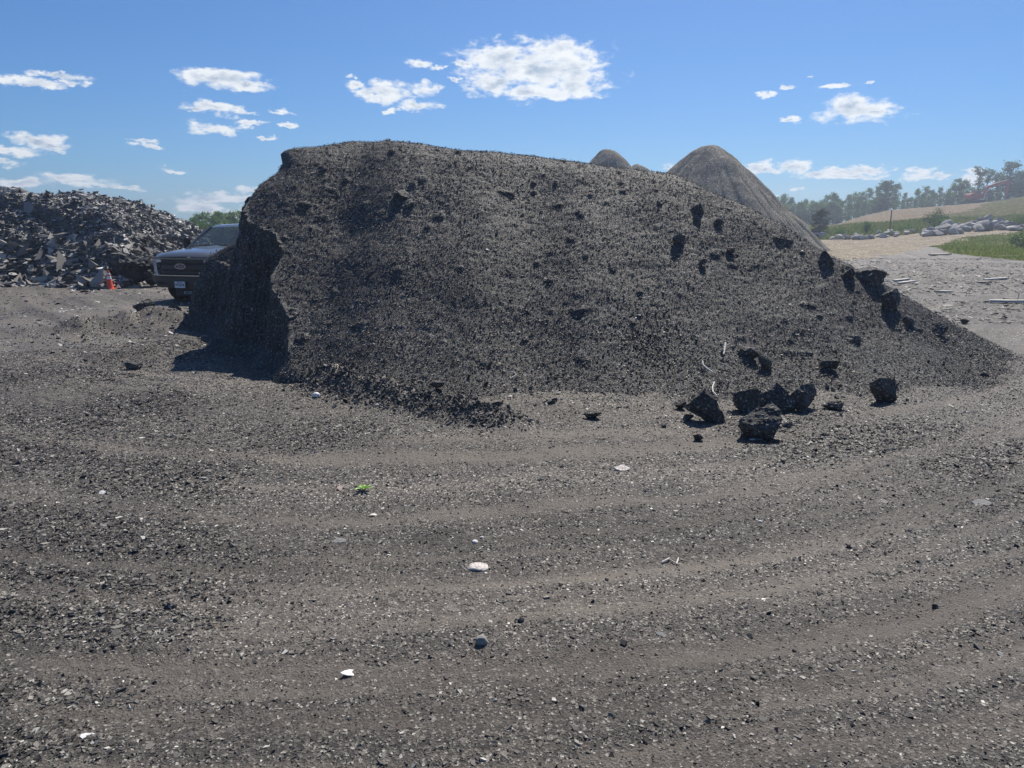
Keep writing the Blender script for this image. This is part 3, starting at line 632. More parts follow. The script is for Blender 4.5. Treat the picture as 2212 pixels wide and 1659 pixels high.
# ------------------------------------------------------------------ brown conical piles behind
def cone_pile(cx, cy, hh, rad_, seed, lab, lo=0):
    gx = np.linspace(-rad_ * 1.15, rad_ * 1.15, 230); A_, B_ = np.meshgrid(gx, gx); X = A_.ravel(); Y = B_.ravel(); q = np.stack([X + seed, Y, X * 0], 1)
    an = np.arctan2(Y, X); r_ = np.hypot(X, Y) * (1 + .05 * np.sin(an * 3 + seed) + .03 * np.sin(an * 7))
    tp = rad_ * .13; h = hh * (1 - (np.sqrt(r_ ** 2 + tp ** 2) - tp) / rad_ * 1.13)
    h = h + .28 * sstep(rad_, rad_ * .6, r_) * 0 + .10 * fbm(q, .8, 4, seed) * sstep(-1, 1, h)
    rill = np.abs(vn(np.stack([an * 9, r_ * .25, X * 0], 1), seed + 3)); h = h - .22 * (1 - rill) ** 4 * sstep(.1, .5, r_ / rad_)
    low = sstep(2.2, -.2, h); h = h * (1 - .25 * low) 
    idx = np.arange(len(X)).reshape(230, 230); Fc = np.stack([idx[:-1, :-1], idx[:-1, 1:], idx[1:, 1:], idx[1:, :-1]], -1).reshape(-1, 4); Fc = Fc[h[Fc].max(1) > -.15]; u_, inv = np.unique(Fc, return_inverse=True)
    o = link('soil_pile', np_mesh('soil_pile', np.stack([X, Y, h], 1)[u_], inv.reshape(Fc.shape), True), M_brown, None, (cx, cy, 0)); tag(o, lab, 'pile', 'brown soil piles behind the shingle pile'); return o
def at_dist(px, D): d = ray(px, 829.5); return (px - 1106) / F * (D * math.cos(PITCH) + .3), D
cx, cy = at_dist(1521, 58); cone_pile(cx, cy, 7.75, 9.2, 3, 'tall pointed brown soil pile rising behind the right shoulder of the black pile')
cx, cy = at_dist(1309, 62); cone_pile(cx, cy, 7.72, 7.6, 8, 'brown soil peak just showing over the middle of the black pile')
cx, cy = at_dist(1374, 66); cone_pile(cx, cy, 6.9, 6.4, 12, 'lowest brown soil tip showing right of the middle peak')

# ------------------------------------------------------------------ traffic cone
cn = hit(238, 624, False); cone = empty('traffic_cone', cn); cone.scale = (.82, .82, .82); tag(cone, 'orange traffic cone with two white bands in front of the torn shingle mound', 'cone')
M_or = simple('orange_plastic', (.85, .12, .055), .45, .4); M_wb = simple('reflective_band', (.86, .86, .84), .4, .5)
mb = MB(); mb.box((0, 0, .02), (.38, .38, .04), .012); mb.build('base', M_or, cone)
mb = MB(); mb.tube([(0, 0, .04), (0, 0, .06), (0, 0, .68), (0, 0, .72)], [.145, .135, .038, .03], 24); mb.build('cone_body', M_or, cone, True)
for z0, z1 in ((.55, .62), (.38, .50)):
    f = lambda z: .135 - (z - .06) / .62 * .097 + .003
    mb = MB(); mb.tube([(0, 0, z0), (0, 0, z1)], [f(z0), f(z1)], 24); mb.build('reflective_band', M_wb, cone, True)

# ------------------------------------------------------------------ pickup truck
M_paint = simple('stone_grey_paint', (.19, .185, .17), .28, .5, .55, coat=.8); M_dark = simple('black_plastic', (.018, .018, .02), .5, .4)
M_chrome = simple('chrome', (.62, .63, .65), .12, .5, 1); M_tyre = simple('tyre_rubber', (.02, .02, .021), .85, .2, nscale=30, namp=.3)
M_rim = simple('wheel_metal', (.4, .4, .42), .3, .5, .9); M_lens = simple('headlight_lens', (.72, .74, .76), .12, .7, .2, coat=1)
M_amber = simple('amber_lens', (.7, .42, .10), .2, .6); M_lcd = simple('plate_white', (.78, .80, .82), .5, .4); M_ink = simple('ink_blue', (.02, .03, .07), .6, .3)
M_blue = simple('badge_blue', (.012, .03, .11), .25, .5, coat=1); M_seat = simple('seat_cloth', (.06, .06, .065), .9, .2)
gm = bpy.data.materials.new('window_glass'); gm.use_nodes = True; gt = gm.node_tree; b = gt.nodes['Principled BSDF']; b.inputs['Base Color'].default_value = (.75, .82, .85, 1); b.inputs['Roughness'].default_value = .03; b.inputs['Transmission Weight'].default_value = .0; b.inputs['Metallic'].default_value = 0
b.inputs['Specular IOR Level'].default_value = .9; tb = gt.nodes.new('ShaderNodeBsdfTransparent'); tb.inputs[0].default_value = (.72, .8, .82, 1); ms = gt.nodes.new('ShaderNodeMixShader'); b.inputs['Base Color'].default_value = (.10, .13, .15, 1)
ms.inputs[0].default_value = .45; gt.links.new(tb.outputs[0], ms.inputs[1]); gt.links.new(b.outputs[0], ms.inputs[2]); gt.links.new(ms.outputs[0], gt.nodes['Material Output'].inputs[0])
TY = R(-15); tr = empty('pickup_truck', (-8.40, 19.0, 0), TY); tag(tr, 'grey pickup truck facing the viewer, half hidden by the left end of the black pile', 'pickup truck')
def sweep(x): return .22 * abs(x / 1.0) ** 3.2
def bent(mb, xs=np.linspace(-1, 1, 21)):
    for x in xs: bmesh.ops.bisect_plane(mb.bm, geom=mb.bm.verts[:] + mb.bm.edges[:] + mb.bm.faces[:], plane_co=(x, 0, 0), plane_no=(1, 0, 0))
    for v in mb.bm.verts: v.co.y += sweep(v.co.x)
    return mb
# hood and front wings
rows = []
for y, ze, zc in ((.02, 1.17, 1.19), (.10, 1.235, 1.265), (.35, 1.275, 1.32), (.8, 1.315, 1.37), (1.25, 1.35, 1.41), (1.52, 1.37, 1.43)):
    k = max(0, 1 - y / 1.3)
    rows.append([(x, y + sweep(x) * k, z) for x, z in ((-1.0, 1.02), (-1.01, 1.10), (-.97, ze - .03), (-.88, ze), (-.62, ze + .015), (-.52, zc - .01), (-.25, zc), (0, zc + .005), (.25, zc), (.52, zc - .01), (.62, ze + .015), (.88, ze), (.97, ze - .03), (1.01, 1.10), (1.0, 1.02))])
MB().grid(rows).build('hood', M_paint, tr, True)
def side_poly(y0, y1, z0, z1, wy, wr=.50):
    p = [(y0, z0)]; 
    for a in np.linspace(math.pi, 0, 15): p.append((wy + wr * math.cos(a), .42 + wr * math.sin(a) * .95))
    return p + [(y1, z0), (y1, z1), (y0, z1)]
for s_ in (-1, 1):
    mb = MB(); mb.prism(side_poly(.34, 1.62, .52, 1.04, .98), 'x', s_ * .99, s_ * 1.015, 0); mb.build('fender', M_paint, tr)
    mb = MB(); mb.prism([(1.625, .42), (4.15, .42), (4.15, 1.36), (1.625, 1.36)], 'x', s_ * .95, s_ * 1.0, .015); dr = mb.build('door', M_paint, tr)
    for y in (2.6, 3.75): mb = MB(); mb.box((s_ * 1.015, y, 1.15), (.03, .18, .035), .01); mb.build('handle', M_dark, dr)
    mb = MB(); mb.prism(side_poly(4.17, 6.15, .52, 1.38, 4.95), 'x', s_ * .97, s_ * 1.0, 0); mb.build('bed_side', M_paint, tr)
    mb = MB(); mb.box((s_ * .60, 3.2, .32), (.05, 4.9, .12)); mb.build('chassis_rail', M_dark, tr)
mb = MB(); mb.box((0, 5.16, .80), (1.9, 1.96, .06)); mb.box((0, 6.13, 1.05), (1.9, .05, .6)); mb.box((0, 4.2, 1.05), (1.9, .04, .6)); mb.build('bed', M_paint, tr)
# cab: roof, pillars, glass
RW, BW = .74, .93
rows = []
for y, z, wv in ((2.22, 1.90, .98), (2.32, 1.95, 1.0), (2.6, 1.985, 1.0), (3.2, 2.0, 1.0), (3.8, 1.98, .99), (4.02, 1.93, .95)):
    rows.append([(x * wv, y + .05 * (abs(x) / RW) ** 2 * (1 if y < 2.5 else 0), z + dz_) for x, dz_ in ((-RW - .03, -.06), (-RW, -.015), (-RW * .8, .005), (0, .025), (RW * .8, .005), (RW, -.015), (RW + .03, -.06))])
MB().grid(rows).build('roof', M_paint, tr, True)
for s_ in (-1, 1):
    mb = MB(); mb.tube([(s_ * .95, 1.50, 1.33), (s_ * .87, 1.87, 1.63), (s_ * (RW + .005), 2.30, 1.92)], [.045, .036, .04], 8)
    mb.tube([(s_ * .955, 2.9, 1.33), (s_ * (RW + .02), 2.86, 1.94)], .04, 8); mb.tube([(s_ * .955, 4.1, 1.33), (s_ * (RW + .01), 3.98, 1.92)], .07, 8); mb.build('pillar', M_paint, tr, True)
    for (a, b_) in (((1.68, 1.36, 2.36, 2.82)), ((2.96, 2.94, 4.0, 3.92))) if False else (((1.62, 2.86), (2.34, 2.84)), ((2.94, 4.06), (2.92, 3.93))):
        mb = MB(); mb.grid([[(s_ * .955, a[0], 1.36), (s_ * .955, a[1], 1.36)], [(s_ * (RW + .02), b_[0], 1.91), (s_ * (RW + .02), b_[1], 1.91)]]); mb.build('side_window', gm, tr)
mb = MB(); rows = []
for t in np.linspace(0, 1, 6): rows.append([(x * (1 - t) * .93 + x * t * RW, 1.46 + .76 * t + .10 * x * x, 1.40 + .515 * t) for x in np.linspace(-1, 1, 9)])
mb.grid(rows).build('windshield', gm, tr, True)
mb = MB(); mb.grid([[(-.90, 4.1, 1.38), (.90, 4.1, 1.38)], [(-.72, 4.0, 1.9), (.72, 4.0, 1.9)]]); mb.build('rear_window', gm, tr)
mb = MB(); mb.box((0, 1.62, 1.33), (1.84, .34, .10), .03); mb.tube([(-.42, 2.02, 1.42), (-.42, 1.9, 1.36)], .03); mb.build('dashboard', M_dark, tr)
for s_ in (-1, 1):
    st = MB(); st.box((s_ * .42, 2.75, 1.0), (.52, .5, .18), .05); st.box((s_ * .42, 3.02, 1.28), (.50, .16, .62), .05, Matrix.Rotation(R(-12), 3, 'X')); st.box((s_ * .42, 3.08, 1.66), (.26, .1, .18), .03); st.build('seat', M_seat, tr)
mb = MB(); mb.box((0, 3.85, 1.2), (1.5, .18, .7), .05); mb.build('rear_seat', M_seat, tr)
mb = MB(); mb.tube([(-.42 + .19 * math.cos(a), 2.15 + .06 * math.sin(a), 1.38 + .18 * math.sin(a)) for a in np.linspace(0, 2 * math.pi, 17)], .014, 6); mb.build('steering_wheel', M_dark, tr)
mb = MB(); mb.box((0, 2.30, 1.80), (.24, .03, .07), .01); mb.build('rear_view_mirror', M_dark, tr)
for x0, x1 in ((-.78, -.12), (-.02, .62)):
    mb = MB(); mb.tube([(x0, 1.47 + .1 * x0 * x0, 1.415), ((x0 + x1) / 2, 1.475, 1.44), (x1, 1.50, 1.425)], .014, 6); mb.build('wiper', M_dark, tr)
for s_ in (-1, 1):
    mb = MB(); mb.box((s_ * 1.17, 1.78, 1.47), (.20, .10, .30), .03); mb.tube([(s_ * .98, 1.78, 1.40), (s_ * 1.12, 1.78, 1.42)], .025, 6); m_ = mb.build('side_mirror', M_dark, tr)
# grille
mb = MB(); mb.box((0, .06, .93), (1.62, .05, .46)); gr = bent(mb).build('grille', M_dark, tr)
for z in (.79, .93, 1.07):
    mb = MB(); mb.box((0, .02, z), (1.34, .05, .05 if z != .93 else .10), .008); bent(mb).build('grille_bar', simple('grille_grey', (.028, .029, .032), .35, .5), gr)
M_bar = simple('grille_edge', (.035, .035, .038), .35, .5)
mb = MB()
for x in np.arange(-.60, .61, .10): mb.box((x, .035, .93), (.012, .02, .36))
bent(mb).build('grille_mesh', M_bar, gr)
mb = MB(); mb.box((0, .03, 1.145), (1.94, .07, .05), .01); bent(mb).build('hood_lip', M_paint, tr)
# headlights, a bracket shape each
for s_ in (-1, 1):
    pl = [(.64, 1.11), (1.0, 1.13), (1.01, .72), (.78, .70), (.85, .84), (.85, 1.03), (.64, 1.055)]; pl = [(s_ * a, b_) for a, b_ in pl]
    mb = MB(); mb.prism(pl, 'y', -.01, .06, 0); hl = bent(mb).build('headlight', M_lens, tr)
    mb = MB(); mb.box((s_ * .74, .008, .94), (.16, .04, .14), .02); bent(mb).build('lamp_bowl', M_dark, hl)
    mb = MB(); mb.box((s_ * .93, -.005, .78), (.09, .03, .05), .01); bent(mb).build('side_light', M_amber, hl)
mb = MB(); mb.box((0, -.05, .62), (2.0, .16, .19), .04); mb.box((0, -.02, .47), (1.72, .12, .12), .03); bp = bent(mb).build('bumper', simple('shaded_bumper_chrome', (.04, .042, .046), .35, .5, .3), tr, True)  # chrome bumper's shade and dark ground reflection put into its colour
mb = MB(); mb.box((0, -.06, .725), (1.98, .12, .025), .008); bent(mb).build('bumper_highlight', M_chrome, bp)  # bright strip added for the highlight on the bumper's top edge
for s_ in (-1, 1): mb = MB(); mb.box((s_ * .72, -.135, .52), (.16, .02, .08), .01); bent(mb).build('fog_lamp', M_amber if s_ > 0 else M_dark, bp)
# badge
def ell(a, b_, y0, y1, mb, z, n=32, cx_=0): mb.prism([(cx_ + a * math.cos(t), z + b_ * math.sin(t)) for t in np.linspace(0, 2 * math.pi, n, endpoint=False)], 'y', y0, y1); return mb
bd = ell(.165, .072, -.05, -.01, MB(), .955).build('badge', M_chrome, tr)
ell(.142, .054, -.056, -.049, MB(), .955).build('badge_plate', M_blue, bd)
def text(s_, size, loc, mat, parent, name, shear=0, ext=.004):
    cu = bpy.data.curves.new('t', 'FONT'); cu.body = s_; cu.size = size; cu.extrude = ext; cu.align_x = 'CENTER'; cu.align_y = 'CENTER'; cu.shear = shear
    ob = bpy.data.objects.new('t', cu); sc.collection.objects.link(ob); bpy.context.view_layer.update()
    me = bpy.data.meshes.new_from_object(ob.evaluated_get(bpy.context.evaluated_depsgraph_get())); me.transform(Matrix.Rotation(R(90), 4, 'X')); bpy.data.objects.remove(ob)
    me.materials.clear(); return link(name, me, mat, parent, loc)
text('Ford', .10, (0, -.062, .955), M_chrome, bd, 'badge_lettering', .35)
pl = MB(); pl.box((.02, -.145, .50), (.31, .012, .16), .004); pt = pl.build('licence_plate', M_lcd, tr)
text('972628', .088, (.02, -.155, .495), M_ink, pt, 'plate_number', 0, .002); text('Minnesota', .035, (.02, -.155, .556), M_ink, pt, 'plate_state', 0, .002)
mb = MB(); mb.box((.22, .02, .30), (.9, .10, .20), .02); mb.tube([(-.05, .05, .36), (-.05, .7, .34)], .04); mb.tube([(.75, .05, .36), (.75, .7, .34)], .04); pm = mb.build('plow_mount', M_dark, tr)
text('BOSS', .11, (.16, -.036, .29), simple('lettering_grey', (.45, .46, .48), .5), pm, 'mount_lettering', 0, .003)
wh = None
for (x, y) in ((-.84, .98), (.84, .98), (-.84, 4.95), (.84, 4.95)):
    if wh is None:
        mb = MB(); pr = [(-.14, .27), (-.15, .36), (-.12, .405), (-.06, .415), (.06, .415), (.12, .405), (.15, .36), (.14, .27)]
        mb.grid([[(a, r_ * math.cos(t), r_ * math.sin(t)) for a, r_ in pr] for t in np.linspace(0, 2 * math.pi, 41)]); bmesh.ops.remove_doubles(mb.bm, verts=mb.bm.verts[:], dist=1e-4)
        wh = mb.build('wheel', M_tyre, tr, True); wh.location = (x, y, .415)
        mb = MB(); mb.tube([(-.10, 0, 0), (.10, 0, 0)], .275, 28); 
        for a in range(8): mb.box((.11 * (1), .17 * math.cos(a * math.pi / 4), .17 * math.sin(a * math.pi / 4)), (.03, .05, .05), .01)
        mb.tube([(-.14, 0, 0), (.14, 0, 0)], .07, 12); rim = mb.build('rim', M_rim, wh, True)
    else:
        c = wh.copy(); sc.collection.objects.link(c); c.parent = tr; c.location = (x, y, .415); k_ = rim.copy(); sc.collection.objects.link(k_); k_.parent = c
for y in (.98, 4.95): mb = MB(); mb.tube([(-.8, y, .40), (.8, y, .40)], .06, 8); mb.build('axle', M_dark, tr)
mb = MB(); mb.box((0, .75, .75), (1.3, 1.2, .5)); mb.build('engine', M_dark, tr)

# ------------------------------------------------------------------ trees, shrubs
M_lf = [leaf_mat('aspen_leaves', (.06, .12, .03), (.10, .18, .045), (.16, .24, .07)), leaf_mat('dark_leaves', (.036, .075, .024), (.058, .11, .034), (.09, .15, .05)), leaf_mat('conifer_needles', (.014, .030, .014), (.022, .044, .018), (.035, .06, .024))]
M_bark = simple('grey_bark', (.16, .14, .12), .9, .2, nscale=6, namp=.3)
def leaf_quads(C, s, rs):
    n = len(C); a = rs.normal(0, 1, (n, 3)); a /= np.linalg.norm(a, axis=1)[:, None]; b_ = np.cross(a, rs.normal(0, 1, (n, 3))); b_ /= np.linalg.norm(b_, axis=1)[:, None]
    s = (s * rs.uniform(.5, 1.2, n))[:, None]; s2 = s * rs.uniform(.45, .9, (n, 1))
    V = np.stack([C - a * s, C - b_ * s2 + a * s * .1, C + a * s, C + b_ * s2], 1).reshape(-1, 3); return V, np.arange(n * 4).reshape(n, 4)
def crown_mesh(seed, kind):
    rs = np.random.default_rng(seed); Cs = []; tk = MB()
    if kind == 'round':       # broad, gappy
        ncl = 52; tk.tube([(0, 0, 0), (.02, 0, .35), (-.02, .02, .62), (0, 0, .9)], [.022, .017, .010, .003], 6); w0 = .30
        for i in range(ncl):
            z = rs.uniform(.10, .97); ww = w0 * math.sin(math.pi * min(1, (z + .12) / 1.15)) ** .6; a = rs.uniform(0, 6.28); r_ = ww * rs.uniform(.3, 1); c = np.array([r_ * math.cos(a), r_ * math.sin(a), z]); 
            tk.tube([(0, 0, max(.2, z - .22)), tuple(c * np.array([.5, .5, 1]) - np.array([0, 0, .07])), tuple(c)], [.007, .005, .002], 4)
            Cs.append(c + rs.normal(0, 1, (64, 3)) * np.array([.048, .048, .035]) * rs.uniform(.7, 1.3))
        ls = .024
    elif kind == 'tall':      # slim aspen
        tk.tube([(0, 0, 0), (.01, 0, .5), (0, 0, .97)], [.016, .010, .002], 6)
        for i in range(44):
            z = rs.uniform(.06, .97); ww = .17 * math.sin(math.pi * min(1, (z + .08) / 1.1)) ** .6; a = rs.uniform(0, 6.28); r_ = ww * rs.uniform(.2, 1); c = np.array([r_ * math.cos(a), r_ * math.sin(a), z])
            tk.tube([(0, 0, z - .08), tuple(c)], [.004, .002], 4); Cs.append(c + rs.normal(0, 1, (55, 3)) * np.array([.040, .040, .032]))
        ls = .021
    elif kind == 'open':      # high crown on a bare stem
        tk.tube([(0, 0, 0), (.02, 0, .4), (-.02, 0, .7), (.01, 0, .95)], [.020, .015, .010, .002], 6)
        for i in range(24):
            z = rs.uniform(.34, .97); a = rs.uniform(0, 6.28); r_ = rs.uniform(.03, .17); c = np.array([r_ * math.cos(a), r_ * math.sin(a), z])
            tk.tube([(0, 0, z - .16), tuple(c * .6 + np.array([0, 0, z * .4 - .03])), tuple(c)], [.007, .005, .002], 4); Cs.append(c + rs.normal(0, 1, (55, 3)) * np.array([.036, .036, .026]))
        ls = .020
    elif kind == 'conifer':
        tk.tube([(0, 0, 0), (0, 0, .98)], [.022, .003], 6)
        for i in range(60):
            z = .12 + .86 * i / 60; ww = .24 * (1 - z) + .02; a = i * 2.4; t_ = rs.uniform(.1, 1, (34, 1)); c = np.array([[math.cos(a) * ww, math.sin(a) * ww, -.03]]) * t_ + np.array([[0, 0, z]])
            Cs.append(c + rs.normal(0, .014, (34, 3)))
        ls = .014
    else:                     # bush
        tk.tube([(0, 0, -.02), (0, 0, .4)], [.02, .006], 5)
        for i in range(26):
            a = rs.uniform(0, 6.28); e_ = rs.uniform(0, 1.4); r_ = rs.uniform(.25, .5); c = np.array([r_ * math.cos(a) * math.cos(e_), r_ * math.sin(a) * math.cos(e_), .30 + r_ * math.sin(e_) * 1.0]); tk.tube([(0, 0, .05), tuple(c)], [.01, .004], 4); Cs.append(c + rs.normal(0, .09, (60, 3)))
        ls = .03
    C = np.concatenate(Cs); C = C[C[:, 2] > .01]; V, Fc = leaf_quads(C, ls, rs); cm = np_mesh('crown', V, Fc)
    tm_ = bpy.data.meshes.new('trunk'); tk.bm.to_mesh(tm_); tk.bm.free(); tm_.materials.append(M_bark); return cm, tm_
VAR = {}
for kind, nv in (('round', 3), ('tall', 4), ('open', 2), ('conifer', 2), ('bush', 3)):
    VAR[kind] = [crown_mesh(500 + 31 * i + len(kind), kind) for i in range(nv)]
MATV = {}
def tree(kind, loc, hh, wide, lab, mat=0, group=None, cat='tree', name=None):
    v = random.randrange(len(VAR[kind])); cm, tm_ = VAR[kind][v]; key = (kind, v, mat)
    if key not in MATV: m_ = cm.copy(); m_.materials.clear(); m_.materials.append(M_lf[mat]); MATV[key] = m_
    t = empty(name or {'round': 'broadleaf_tree', 'tall': 'aspen_tree', 'open': 'open_crowned_tree', 'conifer': 'conifer_tree', 'bush': 'shrub'}[kind], loc, random.uniform(0, 6.28)); t.scale = (hh * wide, hh * wide, hh)
    link('crown', MATV[key], None, t); link('stems' if kind == 'bush' else 'trunk', tm_, None, t); tag(t, lab, cat, group); return t
def top_px(px, D, py):
    """point on the terrain at distance D in the direction of sheet column px, and the height that reaches sheet row py"""
    x, y = at_dist(px, D); u_ = (829.5 - py) / F; zt = CAMH + D * math.tan(math.atan(u_) - PITCH) ; g_ = ground_at(x, y); return Vector((x, y, g_ - .1)), max(1.0, zt - g_ + .1)
# back row of the wood, single trees told apart by skyline height
ROW = [(1640, 425), (1655, 418), (1672, 422), (1690, 412), (1706, 421), (1722, 432), (1735, 425), (1752, 428), (1770, 426), (1783, 418), (1797, 412), (1812, 430), (1828, 415), (1842, 412), (1858, 410), (1872, 402), (1890, 400),
       (1905, 395), (1928, 392), (1948, 412), (1962, 420), (1975, 402), (1992, 398), (2006, 405), (2022, 400), (2040, 402), (2052, 388), (2066, 390), (2078, 386), (2090, 400), (2130, 405), (2145, 395), (2190, 378), (2210, 368), (2235, 370), (2260, 372), (2290, 368)]
posn = ['leftmost', 'second', 'third', 'fourth', 'fifth', 'sixth', 'seventh', 'eighth', 'ninth', 'tenth', 'eleventh', 'twelfth', 'thirteenth', 'fourteenth', 'fifteenth', 'sixteenth', 'seventeenth', 'eighteenth', 'nineteenth', 'twentieth']
for i, (px, py) in enumerate(ROW):
    D = 222 + random.uniform(-8, 14); loc, hh = top_px(px, D, py + 5); kind = random.choice(['tall', 'tall', 'round'])
    if px in (1905, 1928, 1992): kind = 'round'
    nm = posn[i] if i < 20 else posn[len(ROW) - 1 - i]; side = 'from the brown soil pile' if i < 20 else 'counted from the right edge'
    tree(kind, loc, hh, {'tall': 1.0, 'round': .8}[kind], '%s green tree on the skyline of the far wood, %s' % (nm, side), 0, 'trees of the far wood')
for i in range(48):   # lower front rank that closes the wood
    px = 1640 + i * 13.8 + random.uniform(-5, 5); D = 206 + random.uniform(-5, 5); rowy = np.interp(px, [1640, 1800, 1900, 2050, 2212, 2300], [440, 440, 428, 418, 408, 400]); loc, hh = top_px(px, D, rowy + random.uniform(-5, 8))
    tree(random.choice(['tall', 'round']), loc, hh, 1.35, 'dense low green tree in the front rank of the far wood', 0, 'low trees in the front rank of the wood')
for (px, py, kind, wd, mat, lab) in ((2103, 357, 'open', 1.0, 1, 'tall thin tree with bare lower stem left of the excavator boom tip'), (2120, 366, 'open', 1.1, 1, 'second tall thin tree leaning over the excavator boom'), (2168, 350, 'round', 1.25, 1, 'largest dark leafy tree rising behind the excavator arm'), (2195, 372, 'round', 1.1, 1, 'dark leafy tree at the right edge beside the largest tree'),
                                (1908, 390, 'tall', 1.9, 1, 'tall full tree standing out of the middle of the wood'), (2062, 385, 'open', 1.3, 1, 'round-headed tree left of the tall thin trees')):
    loc, hh = top_px(px, 205, py); tree(kind, loc, hh, wd, lab, mat)
loc, hh = top_px(1771, 108, 452); tree('round', loc, hh, 1.15, 'lone dark tree standing in the meadow in front of the far wood', 2)
for (px, D, py, wd, lab, mat) in ((2018, 104, 443, 1.0, 'big round dark shrub on the slope left of the boulders', 1), (1871, 101, 472, .9, 'light green shrub at the left foot of the bare slope', 0), (1815, 98, 484, .8, 'small shrub right of the lone tree', 0), (2040, 97, 466, 1.4, 'low leafy shrub above the middle boulders', 0), (2200, 98, 462, 1.2, 'dark shrub behind the right-hand boulders', 1), (1955, 99, 478, 1.6, 'low wide shrub left of the big round shrub', 0)):
    loc, hh = top_px(px, D, py); tree('bush', loc, hh, wd, lab, mat, cat='shrub')
loc, hh = top_px(2205, 62, 495); tree('bush', loc, hh, 1.4, 'tall weedy shrub on the grass at the right edge', 1, cat='shrub')
for i, (px, py) in enumerate(((418, 470), (432, 463), (446, 459), (462, 466), (476, 457), (492, 461), (507, 458), (522, 456), (540, 460))):
    loc, hh = top_px(px, 95 + 6 * (i % 3), py); tree('round', loc, hh, 1.2, '%s of the distant green trees seen above the truck' % posn[i], 0, 'distant trees above the truck')
for i, (px, py) in enumerate(((425, 476), (445, 478), (466, 480), (488, 478), (510, 479), (530, 478))):
    loc, hh = top_px(px, 70, py); tree('bush', loc, hh, 1.9, '%s brownish bush in front of the distant trees above the truck' % posn[i], 1, 'bushes above the truck', 'shrub')

# ------------------------------------------------------------------ weeds and grass
def grass(name, C, hh, wd, mat, lab, cat):
    n = len(C); a = RNG.uniform(0, 6.28, n); w_ = (wd * RNG.uniform(.5, 1.3, n)); h_ = hh * RNG.uniform(.4, 1.2, n); lx_ = RNG.normal(0, .3, (n, 2)) * h_[:, None]
    o1 = np.stack([np.cos(a) * w_, np.sin(a) * w_, a * 0], 1); mid = C + np.stack([lx_[:, 0] * .3, lx_[:, 1] * .3, h_ * .6], 1); tip = C + np.stack([lx_[:, 0], lx_[:, 1], h_], 1)
    V = np.stack([C - o1, C + o1, mid + o1 * .7, tip + o1 * .1, tip - o1 * .1, mid - o1 * .7], 1).reshape(-1, 3); k = (np.arange(n) * 6)[:, None]
    Fc = np.concatenate([k + np.array([[0, 1, 2, 5]]), k + np.array([[5, 2, 3, 4]])]); o = link(name, np_mesh(name, V, Fc), mat); tag(o, lab, cat, kind='stuff'); return o
M_gr = leaf_mat('grass_blades', (.10, .13, .05), (.16, .19, .08), (.28, .27, .14)); M_wd = leaf_mat('weed_blades', (.07, .095, .028), (.13, .15, .05), (.27, .25, .11))
n = 300000; x = RNG.uniform(18, 95, n); y = RNG.uniform(33, 110, n); i_, z = in_region(x, y, GRASS); i_ &= (RNG.random(n) < np.clip(30 / y, .2, 1)) & (fbm(np.stack([x, y, x * 0], 1), .5, 2, 66) > -.5); C = np.stack([x, y, z], 1)[i_]
C = C[:60000]; grass('grass', C, .19 * (1 + .5 * fbm(C, .3, 2, 67)), .03, M_gr, 'tall green grass on the verge at the right edge', 'grass')
n = 160000; x = RNG.uniform(25, 110, n); y = RNG.uniform(88, 135, n); z = terr_h(x, y)
with np.errstate(all='ignore'): a_, b_ = proj(x, y, z)
i_ = (a_ > 1650) & (a_ < 2260) & ~inpoly(a_, b_, ROAD) & (b_ < 524) & (b_ > np.interp(a_, [1700, 1850, 2212], [480, 484, 462])) & (RNG.random(n) < .45)
C = np.stack([x, y, z], 1)[i_][:52000]; grass('weeds', C, .42 * (1 + .8 * fbm(C, .2, 2, 69)), .05, M_wd, 'weeds and tall grass growing around the boulders', 'weeds')
# ------------------------------------------------------------------ boulders
M_b1 = simple('pale_boulder', (.42, .405, .375), .85, .3, nscale=2.5, namp=.25, bump=.3); M_b2 = simple('grey_boulder', (.27, .26, .25), .85, .3, nscale=2.5, namp=.3, bump=.3)
BM = [rock_mesh('boulder', 700 + i, (1, random.uniform(.75, .95), random.uniform(.6, .85)), cuts=10, rough=.05, sub_=3, flat=.42) for i in range(7)]
BM2 = [m_.copy() for m_ in BM]
for m_ in BM: m_.materials.append(M_b1)
for m_ in BM2: m_.materials.append(M_b2)
def boulder(px, D, s_, lift, lab, grp):
    x, y = at_dist(px, D); o = bpy.data.objects.new('boulder', random.choice(BM if random.random() < .66 else BM2)); sc.collection.objects.link(o); o.location = (x, y, ground_at(x, y) - s_ * .12 + lift); o.scale = (s_, s_ * random.uniform(.8, 1.1), s_ * random.uniform(.8, 1.15))
    o.rotation_euler = (R(random.uniform(-15, 15)), R(random.uniform(-15, 15)), random.uniform(0, 6.28)); tag(o, lab, 'boulder', grp)
rnd = random.Random(5)
